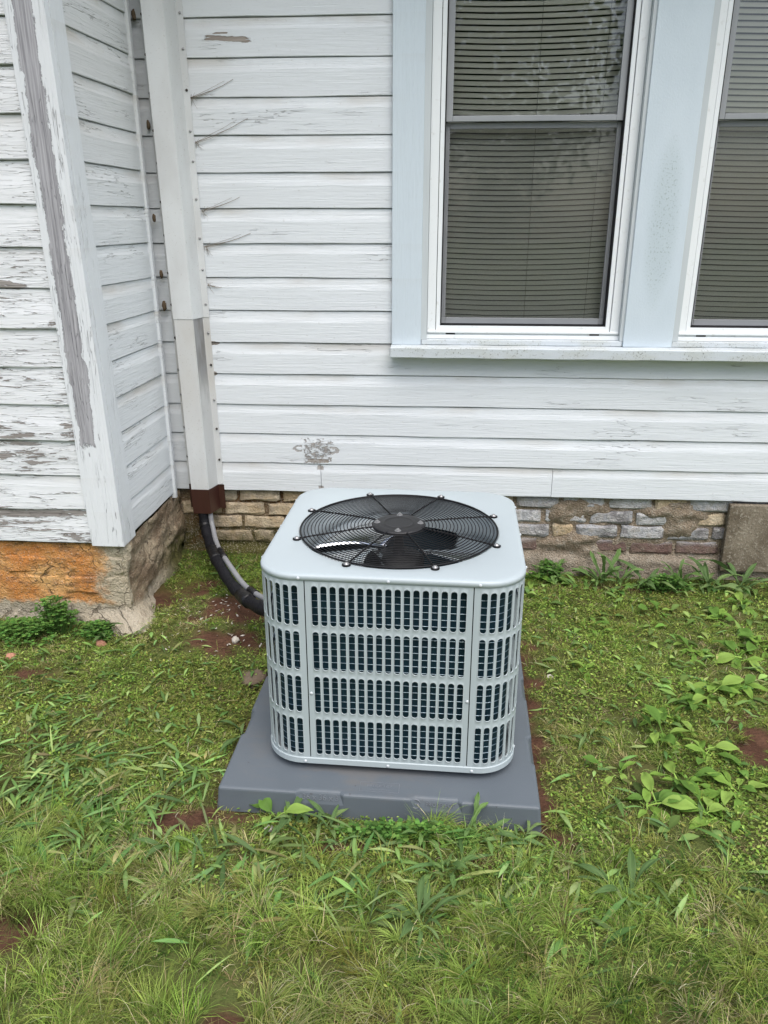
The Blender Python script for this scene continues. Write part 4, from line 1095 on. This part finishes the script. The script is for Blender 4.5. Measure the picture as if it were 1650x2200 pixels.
# 2) low mat of small weed leaves
x, y = field(200000, (-2.5, 2.3), (0.9, 3.42))
dens = np.clip(fbm(x * 4.5, y * 4.5, 33) * 2.6 - .75, .05, 1) * (1 - .99 * soil_mask(x, y)) * np.clip((y - 1.15) / .4, .1, 1)
k = (rng.random(len(x)) < dens) & ~blocked(x, y, .004); x, y = x[k], y[k]; n = len(x)
s = rng.uniform(.003, .008, n); az = rng.uniform(0, 6.28, n); tl = rng.uniform(-.5, .5, n); z = gheight(x, y) + rng.uniform(.001, .020, n)
dx, dy = np.cos(az), np.sin(az)
V = np.stack([np.stack([x - dx * s, y - dy * s, z - tl * s], -1), np.stack([x - dy * s * .55, y + dx * s * .55, z], -1), np.stack([x + dx * s, y + dy * s, z + tl * s], -1), np.stack([x + dy * s * .55, y - dx * s * .55, z + .001], -1)], 1)
col = patch_color(x, y, [GREEN, DEEP, LIME], [4, 1.6, 2.4], [OLIVE, GREEN, (.17, .19, .045)], [3, 2, 3], 3.0, 35)
mossy = np.clip((y - 2.75) / .3, 0, 1) * np.clip((-.45 - x) / .3, 0, 1)
col = np.where((rng.random(n) < mossy)[:, None], pal(n, [(.13, .22, .04), (.19, .25, .05), (.085, .15, .03)], [3, 2, 2]), col)
tag(link('ground_cover', mesh_np('ground_cover', V.reshape(-1, 3), np.arange(4 * n).reshape(-1, 4), M_grass, np.repeat(col, 4, 0))), 'low mat of moss and tiny weed leaves over the clay', 'ground cover', kind='stuff')
# 3) lance-shaped leaves and mown clippings lying in the turf
def lances(x, y, L, W, az, pitch, col, arch):
    n = len(x); seg = 5; t = np.linspace(0, 1, seg + 1); prof = np.array([.12, .62, 1.0, .92, .55, .03])
    z0 = gheight(x, y) + rng.uniform(.004, .020, n); dx, dy = np.cos(az), np.sin(az); rows = []; cs = []
    for k in range(seg + 1):
        f = L * t[k]; h = L * t[k] * np.sin(pitch) - arch * L * t[k] ** 2; wd = W * .5 * prof[k]
        cx, cy, cz = x + dx * f * np.cos(pitch), y + dy * f * np.cos(pitch), np.maximum(z0 + h, gheight(x, y) + .003)
        for sgn in (-1, 0, 1):
            rows.append(np.stack([cx - dy * wd * sgn, cy + dx * wd * sgn, cz + (np.abs(sgn) * .22) * wd], -1)); cs.append(col * (1.0 if sgn else 1.18) * (.85 + .2 * t[k]))
    V = np.stack(rows, 1); C = np.clip(np.stack(cs, 1), 0, 1); m = 3 * (seg + 1); b = np.arange(n) * m
    F = np.concatenate([np.stack([b + 3 * k + j, b + 3 * k + j + 1, b + 3 * k + j + 4, b + 3 * k + j + 3], -1) for k in range(seg) for j in range(2)], 0)
    return V.reshape(-1, 3), F, C.reshape(-1, 3)
x, y = field(26000, (-2.4, 2.2), (0.5, 3.35))
zone = np.exp(-((x + 1.0) / .42) ** 2 - ((y - 1.78) / .30) ** 2) * 1.0 + .55 * np.exp(-((x + .1) / .65) ** 2 - ((y - 1.55) / .16) ** 2) + .16 * np.clip(fbm(x * 3, y * 3, 51) * 2.2 - .7, 0, 1) + .3 * np.exp(-((x + 1.5) / .5) ** 2 - ((y - 2.2) / .3) ** 2) + .12 * np.exp(-((x - .25) / .4) ** 2 - ((y - 1.40) / .16) ** 2)
zone = zone * np.clip((y - 1.15) / .35, .12, 1)
k = (rng.random(len(x)) < zone * .85 * (1 - .97 * soil_mask(x, y))) & ~blocked(x, y, .035); x, y = x[k], y[k]; n = len(x)
az = np.where(rng.random(n) < .5, fbm(x * 2.2, y * 2.2, 95) * 9.0 + rng.normal(0, .45, n), rng.uniform(0, 6.28, n))
col = pal(n, [(.20, .32, .095), (.12, .22, .065), (.29, .39, .14), (.15, .25, .085), (.26, .27, .11)], [4, 4, 2, 3, 1])
V, F, C = lances(x, y, np.where(y < 2.0, rng.uniform(.04, .135, n), rng.uniform(.025, .08, n)), rng.uniform(.005, .016, n), az, rng.uniform(-.05, .55, n), col, rng.uniform(.1, .5, n))
tag(link('lance_leaves', mesh_np('lance_leaves', V, F, M_leafv, C)), 'mown lance-shaped weed leaves strewn through the lawn', 'weeds', kind='stuff')
x, y = field(2600, (0.35, 1.9), (1.75, 3.36))
zone = .20 * np.clip(fbm(x * 4, y * 4, 91) * 2.4 - .6, 0, 1) * np.clip((x - .35) / .5, .25, 1) + .55 * np.exp(-((y - 3.30) / .09) ** 2)
k = (rng.random(len(x)) < zone * (1 - .97 * soil_mask(x, y))) & ~blocked(x, y, .05); x, y = x[k], y[k]; n = len(x)
V, F, C = lances(x, y, rng.uniform(.035, .085, n), rng.uniform(.014, .030, n), rng.uniform(0, 6.28, n), rng.uniform(.1, .9, n), pal(n, [(.21, .34, .085), (.16, .28, .065), (.26, .38, .11), (.12, .21, .055)], [3, 3, 2, 2]), rng.uniform(.2, .8, n))
tag(link('broad_leaves', mesh_np('broad_leaves', V, F, M_leafv, C, smooth=True)), 'loose scatter of small broad weed leaves over the right of the lawn', 'weeds', kind='stuff')
# 4) dry straw clippings
x, y = field(5000, (-2.3, 2.2), (0.5, 3.3)); k = (rng.random(len(x)) < np.clip(fbm(x * 4, y * 4, 57) * 3.2 - 1.65, 0, 1) * .55) & ~blocked(x, y, .02); x, y = x[k], y[k]; n = len(x)
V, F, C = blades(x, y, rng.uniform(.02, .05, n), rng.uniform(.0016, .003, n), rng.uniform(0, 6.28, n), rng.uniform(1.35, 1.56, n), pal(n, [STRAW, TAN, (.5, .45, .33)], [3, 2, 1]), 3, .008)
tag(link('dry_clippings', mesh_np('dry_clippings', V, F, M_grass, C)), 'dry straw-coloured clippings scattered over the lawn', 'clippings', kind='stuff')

# 5) individual weeds
def leaf_mesh(L, W, pet, arch, col, ribs=5, wave=0.0, shape='broad', seed=0):
    r = random.Random(seed); nu, nv = 9, 7; vs = []; cs = []; fs = []
    def width(t):
        if shape == 'broad': return max(.03, math.sin(math.pi * min(1, t * .98 + .015)) ** .75 * (1 - .18 * t))
        if shape == 'lance': return max(.03, math.sin(math.pi * min(1, t * .97 + .02)) ** 1.1)
        return max(.06, (.35 + .65 * t) * (1 - t ** 7) * (.62 + .38 * abs(math.cos(t * 13))))     # toothed
    for i in range(nu):
        t = i / (nu - 1); f = pet + L * t; h = arch[0] * f - arch[1] * f * f / (pet + L)
        for j in range(nv):
            s = (j / (nv - 1) - .5) * 2; rib = .0011 * math.cos(s * ribs * math.pi * .5 + math.pi * .5 * 0)
            wv = wave * math.sin(t * 9 + s * 2 + seed)
            vs.append((f, s * W * .5 * width(t), h + abs(s) * W * .16 * width(t) - rib + wv))
            q = (.82 + .25 * abs(math.sin(s * ribs * math.pi * .5))) * (1.12 if j == nv // 2 else 1.0)
            cs.append([c * q * (.93 + .14 * t) for c in col])
    for i in range(nu - 1):
        for j in range(nv - 1): a = i * nv + j; fs.append((a, a + 1, a + nv + 1, a + nv))
    b = len(vs)                                            # petiole strip
    for k, t in enumerate((0, .5, 1.03)):
        f = pet * t; h = arch[0] * f - arch[1] * f * f / (pet + L)
        for s in (-1, 1): vs.append((f, s * .0022, h)); cs.append([c * 1.35 for c in col])
    fs += [(b, b + 1, b + 3, b + 2), (b + 2, b + 3, b + 5, b + 4)]
    return mesh_np('leaf', np.array(vs), np.array(fs), M_leafv, np.array(cs), smooth=True)
PLc = [(.215, .355, .065), (.165, .295, .052), (.265, .40, .085), (.125, .235, .045)]
PLANT_LEAVES = [leaf_mesh(.070 + .012 * (i % 3), .034 + .006 * (i % 4), .018 + .011 * (i % 3), (.22 + .16 * (i % 4), .30 + .22 * ((i * 3) % 4)), PLc[i % 4], 5, .0030, 'broad', i) for i in range(12)]
LANCE = [leaf_mesh(.085 + .02 * (i % 3), .014 + .004 * (i % 3), .012, (.35 + .3 * (i % 3), .45 + .25 * ((i * 2) % 3)), [(.15, .245, .085), (.19, .28, .10), (.12, .20, .07)][i % 3], 3, .002, 'lance', 40 + i) for i in range(6)]
TOOTH = [leaf_mesh(.085 + .015 * (i % 3), .026, .012, (.8 + .3 * (i % 3), .7 + .25 * (i % 2)), [(.14, .235, .075), (.17, .28, .085)][i % 2], 3, .003, 'tooth', 60 + i) for i in range(5)]
def weed(name, label, cat, x, y, lib, n, scale=1.0, a0=None, spread=6.28, group=None, lift=0.0):
    z = float(gheight(np.array([x]), np.array([y]))[0])
    t = thing(name, label, cat, (x, y, z), 0, group); a0 = random.uniform(0, 6.28) if a0 is None else a0
    for k in range(n):
        o = link('leaf', random.choice(lib), t, keep=False)
        a = a0 + spread * (k + random.uniform(-.6, .6)) / n
        o.rotation_euler = (random.uniform(-.45, .45), random.uniform(-.40, .22) - lift, a); s = scale * random.uniform(.5, 1.15); o.scale = (s, s, s); o.location = (random.uniform(-.02, .02), random.uniform(-.02, .02), random.uniform(.006, .022))
    return t
BL = [  # broad-leaved plantains on the right of the lawn
 (0.640, 1.877, 6, 1.15, 'largest broad-leaved plantain, one upright leaf, right of the pad corner'),
 (0.795, 1.855, 6, 1.10, 'broad-leaved plantain with long pale stalks nearest the camera at right'),
 (0.900, 1.960, 6, 1.05, 'dense broad-leaved plantain below the bare clay patch at right'),
 (0.760, 1.985, 5, .95, 'broad-leaved plantain just behind the largest one'),
 (0.874, 2.110, 5, 1.0, 'broad-leaved plantain touching the left rim of the bare clay patch'),
 (0.742, 2.180, 5, .95, 'broad-leaved plantain in the middle of the right lawn, left of the clay patch'),
 (0.800, 2.300, 7, .95, 'bright plantain clump in the middle of the right lawn'),
 (0.900, 2.385, 6, .95, 'plantain behind the bright clump in the right lawn'),
 (1.000, 2.480, 5, 1.0, 'plantain with a single folded upright leaf in the right lawn'),
 (1.115, 2.500, 5, 1.0, 'rounded plantain above the bare clay patch at right'),
 (1.165, 2.690, 6, 1.05, 'large plantain near the right edge, halfway to the wall'),
 (0.991, 2.740, 6, .9, 'plantain cluster left of the large one, halfway to the wall'),
 (1.275, 2.800, 6, 1.0, 'plantain at the right edge between lawn and wall'),
 (1.196, 3.010, 6, 1.0, 'plantain near the cement panel in the right lawn'),
 (0.934, 3.050, 4, .8, 'small plantain in front of the brick foundation at right'),
 (1.330, 3.130, 6, 1.0, 'leafy plantain in front of the cement panel'),
 (1.060, 2.000, 5, 1.0, 'plantain at the right edge below the bare clay patch'),
 (1.190, 2.180, 4, .95, 'plantain on the right rim of the bare clay patch'),
 (0.560, 2.560, 3, .8, 'small plantain between the air conditioner and the plantain clumps'),
 (0.640, 2.880, 3, .8, 'lone plantain leaf cluster right of the air conditioner'),
 (0.500, 2.160, 6, .85, 'narrow-leaved rosette beside the right edge of the pad'),
 (0.560, 2.010, 3, .7, 'few flat plantain leaves near the right edge of the pad'),
 (1.380, 2.560, 6, 1.0, 'plantain cut by the right edge of the picture'),
]
for x, y, n, s, lab in BL: weed('plantain', lab, 'plant', x, y, PLANT_LEAVES if 'rosette' not in lab else LANCE, int(n * 1.6) + 1, s * .92, group='broad-leaved plantains', lift=.05)
for x, y, n, s, lib, lab in (
 (-0.430, 1.740, 5, 1.0, PLANT_LEAVES, 'weed with a rounded leaf against the front left of the pad'),
 (-0.385, 1.735, 6, 1.1, LANCE, 'tall grassy weed in front of the left lettering on the pad'),
 (-0.290, 1.728, 5, .95, LANCE, 'single-bladed weed standing at the pad front between the two letterings'),
 (-0.030, 1.715, 5, .75, TOOTH, 'toothed weed at the middle of the pad front'),
 (0.130, 1.715, 6, 1.0, TOOTH, 'toothed dandelion-like weed at the right of the pad front'),
 (0.250, 1.715, 7, 1.1, LANCE, 'spreading grassy weed at the front right corner of the pad'),
 (0.040, 1.580, 6, 1.2, TOOTH, 'large dull toothed rosette on the lawn before the pad'),
 (-0.230, 1.640, 7, 1.0, LANCE, 'lance-leaved rosette on the lawn left of the pad middle'),
 (-0.600, 2.130, 6, .95, LANCE, 'lance-leaved weed beside the left edge of the pad'),
 (-0.020, 1.415, 8, 1.1, LANCE, 'star-shaped lance-leaved rosette in the foreground lawn'),
 (-0.700, 1.610, 6, 1.0, LANCE, 'lance-leaved weed below the small red clay mound'),
 (0.490, 1.540, 6, 1.1, LANCE, 'lance-leaved weed in the right foreground lawn'),
 (0.470, 3.350, 6, 1.0, PLANT_LEAVES, 'dark leafy weed against the bricks just right of the air conditioner'),
 (0.560, 3.360, 6, .9, TOOTH, 'upright leafy weed against the bricks behind the air conditioner corner'),
 (0.755, 3.330, 9, 1.35, TOOTH, 'big ragged dandelion-like weed at the foot of the brick wall'),
 (0.860, 3.340, 6, 1.1, TOOTH, 'second ragged weed at the foot of the brick wall'),
 (0.960, 3.320, 6, 1.15, LANCE, 'narrow upright weed at the foot of the brick wall'),
 (1.120, 3.330, 8, 1.1, TOOTH, 'feathery weed beside the cement panel'),
 (1.230, 3.310, 8, 1.35, LANCE, 'tall lance-leaved weed in front of the cement panel corner'),
 (1.390, 3.330, 9, 1.6, LANCE, 'tallest lance-leaved weed in front of the cement panel'),
 (-1.300, 2.640, 5, .75, LANCE, 'small narrow weed in front of the pier footing')):
    weed('weed_plant', lab, 'weed', x, y, lib, n + 4, s * (.8 if y < 2 else 1.0), lift=.15 if y > 3.2 else .08)
# clover clumps: many small trefoil leaves on stalks, one mesh each
def clover(x, y, rx, ry, h, n, label):
    V_, C_ = [], []
    px = rng.normal(0, .5, n) * rx; py = rng.normal(0, .5, n) * ry
    k = np.hypot(px / rx, py / ry) < 1.15; px, py = px[k], py[k]; n = len(px)
    hz = h * np.clip(1 - (px / rx) ** 2 * .6 - (py / ry) ** 2 * .6, .15, 1) * rng.uniform(.45, 1.1, n)
    g0 = float(gheight(np.array([x]), np.array([y]))[0])
    for a in range(3):
        az = rng.uniform(0, 6.28, n) * 0 + a * 2.094 + px * 91; s = rng.uniform(.007, .015, n); dx, dy = np.cos(az), np.sin(az); tl = rng.uniform(-.2, .4, n)
        q = np.stack([np.stack([px, py, hz], -1), np.stack([px + dx * s * .7 - dy * s * .6, py + dy * s * .7 + dx * s * .6, hz + tl * s], -1), np.stack([px + dx * s * 1.35, py + dy * s * 1.35, hz + tl * s * 1.2], -1), np.stack([px + dx * s * .7 + dy * s * .6, py + dy * s * .7 - dx * s * .6, hz + tl * s], -1)], 1)
        V_.append(q.reshape(-1, 3)); C_.append(np.repeat(pal(n, [(.11, .23, .05), (.155, .29, .065), (.075, .17, .038)], [3, 2, 2]), 4, 0))
    q = np.stack([np.stack([px - .0008, py, hz], -1), np.stack([px + .0008, py, hz], -1), np.stack([px * .6 + .0008, py * .6, hz * 0], -1), np.stack([px * .6 - .0008, py * .6, hz * 0], -1)], 1)
    V_.append(q.reshape(-1, 3)); C_.append(np.repeat(pal(n, [(.08, .15, .04)], [1]), 4, 0))
    V_ = np.concatenate(V_); me = mesh_np('clover_clump', V_, np.arange(len(V_)).reshape(-1, 4), M_leafv, np.concatenate(C_))
    o = link('clover_clump', me); o.location = (x, y, g0); tag(o, label, 'plant')
clover(-1.50, 2.665, .10, .06, .15, 210, 'tall clover clump against the orange pier')
clover(-1.63, 2.62, .16, .09, .07, 260, 'low clover clump left of the tall one by the orange pier')
clover(-1.33, 2.655, .08, .05, .06, 160, 'small clover patch in front of the pier footing')
clover(-1.86, 2.66, .14, .08, .07, 170, 'clover patch at the left edge below the orange pier')
clover(1.05, 3.30, .12, .05, .08, 200, 'fine-leaved clover at the foot of the bricks near the cement panel')
clover(-0.05, 1.70, .20, .03, .05, 200, 'small-leaved weed mat along the pad front')
clover(.52, 3.36, .08, .04, .10, 120, 'small-leaved clump behind the right corner of the air conditioner')

# ================================================================== LOOSE STONES, COBWEBS
def stone_mat(name, c1, c2):
    m = Mat(name, .9, .15); x, y, z = m.pos(); n1 = m.noise(m.vec(x, y, z), 60.0, 4); m.color(m.mix(n1, c1, c2)).bump(n1, .004); return m
M_st_w, M_st_p, M_st_b = stone_mat('pale_stone', (.42, .38, .32), (.62, .58, .52)), stone_mat('pink_brick_chip', (.36, .16, .10), (.50, .27, .19)), stone_mat('brown_stone', (.12, .085, .055), (.22, .175, .13))
for i, (x, y, a, b, c, mt, lab) in enumerate((
 (-0.774, 2.658, .016, .018, .014, M_st_w, 'pale stone chip on the clay under the black pipe'), (-1.294, 2.599, .022, .018, .016, M_st_p, 'pinkish brick chip in the grass before the pier'),
 (-1.600, 2.490, .020, .017, .014, M_st_p, 'pink brick chip at the left edge of the lawn'), (-0.446, 1.712, .014, .012, .011, M_st_w, 'white pebble in front of the pad'),
 (0.724, 1.427, .013, .016, .008, M_st_w, 'small pale chip in the right foreground grass'), (0.434, 2.540, .014, .010, .008, M_st_w, 'pale chip on the dark soil right of the air conditioner'),
 (-0.655, 2.45, .05, .06, .014, M_st_b, 'flat brown clod beside the rear left of the pad'))):
    o = link('stone', stone_mesh(90 + i, a, b, c, mt)); o.location = (x, y, float(gheight(np.array([x]), np.array([y]))[0]) + c * .45); tag(o, lab, 'stone')
n = 120; x = rng.normal(-.86, .13, n); y = rng.normal(2.80, .12, n); k = ~blocked(x, y, .02); x, y = x[k], y[k]; z = gheight(x, y) + .003; s = rng.uniform(.002, .008, len(x)); az = rng.uniform(0, 6.28, len(x))
V = np.stack([np.stack([x + s * np.cos(az + a) * w_, y + s * np.sin(az + a) * w_, z + rng.uniform(0, .004, len(x))], -1) for a, w_ in ((0, 1.4), (1.5, .5), (3.1, 1.4), (4.7, .5))], 1)
tag(link('paint_chips', mesh_np('paint_chips', V.reshape(-1, 3), np.arange(4 * len(x)).reshape(-1, 4), M_st_w)), 'flakes of fallen white paint on the bare clay', 'paint chips', kind='stuff')
M_web = Mat('dusty_cobweb', .95, .05).color((.21, .18, .145))
def cobweb(x, z, L, rise, lab, sd):
    r = random.Random(sd); w = thing('cobweb', lab, 'cobweb', (x, D - .004, z))
    mb = MB()
    def strand(p0, p1, sag, rad):
        pts = []
        for i in range(9):
            t = i / 8; p_ = Vector(p0).lerp(Vector(p1), t); p_.z -= sag * 4 * t * (1 - t); p_.y += r.uniform(-.0006, .0006); p_.z += r.uniform(-.0012, .0012); pts.append(p_)
        mb.tube(pts, [rad * (1 - .5 * i / 8) for i in range(9)], 4)
    strand((x, D - .006, z), (x + L, D - .004, z + rise), .006, .0015)
    strand((x, D - .006, z), (x + L * .8, D - .004, z + rise * .95), .002, .0008); strand((x, D - .006, z - .004), (x + L * .55, D - .004, z + rise * .45), .004, .0008)
    for q in range(7): strand((x + r.uniform(-.004, .012), D - .005, z + r.uniform(-.006, .006)), (x + r.uniform(0, .035), D - .004, z + r.uniform(-.045, .02)), .002, .0007)
    mb.build('strands', M_web, w)
cobweb(-1.012, 2.046, .175, .062, 'dusty cobweb strand, uppermost beside the line cover', 1)
cobweb(-1.008, 1.885, .22, .085, 'longest dusty cobweb with a tangle at its foot beside the line cover', 2)
cobweb(-1.004, 1.628, .165, .052, 'thick dusty cobweb at middle height beside the line cover', 3)
cobweb(-1.002, 1.487, .20, .052, 'lowest long cobweb strand beside the line cover', 4)
cobweb(-1.000, 1.335, .06, -.012, 'short cobweb scrap below the long ones beside the line cover', 5)
M_deb = Mat('nest_debris', .95, .05); _x, _y, _z = M_deb.pos(); M_deb.color(M_deb.mix(M_deb.noise(M_deb.vec(_x, _y, _z), 160.0, 2), (.05, .035, .022), (.20, .15, .10)))
for i, (x, y, z, s, lab) in enumerate(((-1.19, 3.405, 1.950, .013, 'upper brown insect nest left of the line cover'), (-1.196, 3.385, 1.60, .012, 'brown insect nest in the corner at middle height'), (-1.192, 3.395, 1.375, .013, 'dark debris clump in the corner left of the line cover'), (-1.192, 3.395, 1.245, .016, 'lowest dark debris clump in the corner left of the line cover'), (-1.205, 3.40, 2.33, .014, 'brown debris at the top of the corner left of the line cover'))):
    o = link('insect_nest', stone_mesh(200 + i, s * .62, s * .5, s * 1.35, M_deb, 'insect_nest')); o.location = (x, y, z); tag(o, lab, 'nest')

# ================================================================== TREES behind the viewer (seen mirrored in the panes)
def bark_mat():
    m = Mat('tree_bark', .95, .1); x, y, z = m.pos(); n1 = m.noise(m.vec(x * 14.0, y * 14.0, z * 3.0), 1.0, 4); m.color(m.mix(n1, (.05, .04, .03), (.15, .125, .10))).bump(n1, .02); return m
M_bark = bark_mat()
for tx, ty, rad, hh, lab in ((-0.6, -11.5, 3.9, 9.0, 'broad leafy tree behind the viewer mirrored in the left window'), (-7.5, -13.0, 3.4, 9.4, 'larger leafy tree behind the viewer left of the other one')):
    t = thing('yard_tree', lab, 'tree', (tx, ty, 0)); mb = MB(); rt = random.Random(int(tx * 10))
    mb.tube([(tx, ty, -.1), (tx + .05, ty, hh * .3), (tx - .05, ty + .1, hh * .55), (tx, ty, hh * .85)], [.26, .2, .14, .04], 10)
    for q in range(9):
        a = q * 2.4; z0 = hh * (.3 + .05 * q); L_ = rad * (.8 - .04 * q)
        mb.tube([(tx, ty, z0), (tx + math.cos(a) * L_ * .5, ty + math.sin(a) * L_ * .5, z0 + L_ * .35), (tx + math.cos(a) * L_, ty + math.sin(a) * L_, z0 + L_ * .55)], [.09, .06, .02], 7)
    mb.build('trunk', M_bark, t, smooth=True)
    nb = 90; bc = rng.normal(0, 1, (nb, 3)); bc /= np.linalg.norm(bc, axis=1)[:, None]; bc = bc * rng.uniform(.35, 1, (nb, 1)) ** .5 * np.array([rad, rad, hh * .44]) + np.array([tx, ty, hh * .53])
    n = 30000; cpt = bc[rng.integers(0, nb, n)] + rng.normal(0, .42, (n, 3)); u = rng.normal(0, 1, (n, 3)); u /= np.linalg.norm(u, axis=1)[:, None]; w_ = np.cross(u, rng.normal(0, 1, (n, 3))); w_ /= np.linalg.norm(w_, axis=1)[:, None]; s_ = rng.uniform(.06, .12, (n, 1))
    V = np.stack([cpt - u * s_, cpt - w_ * s_ * .55, cpt + u * s_, cpt + w_ * s_ * .55], 1)
    link('crown', mesh_np('crown', V.reshape(-1, 3), np.arange(4 * n).reshape(-1, 4), M_leafv, np.repeat(pal(n, [(.05, .095, .025), (.08, .13, .035), (.035, .07, .02)], [3, 2, 2]), 4, 0)), t)
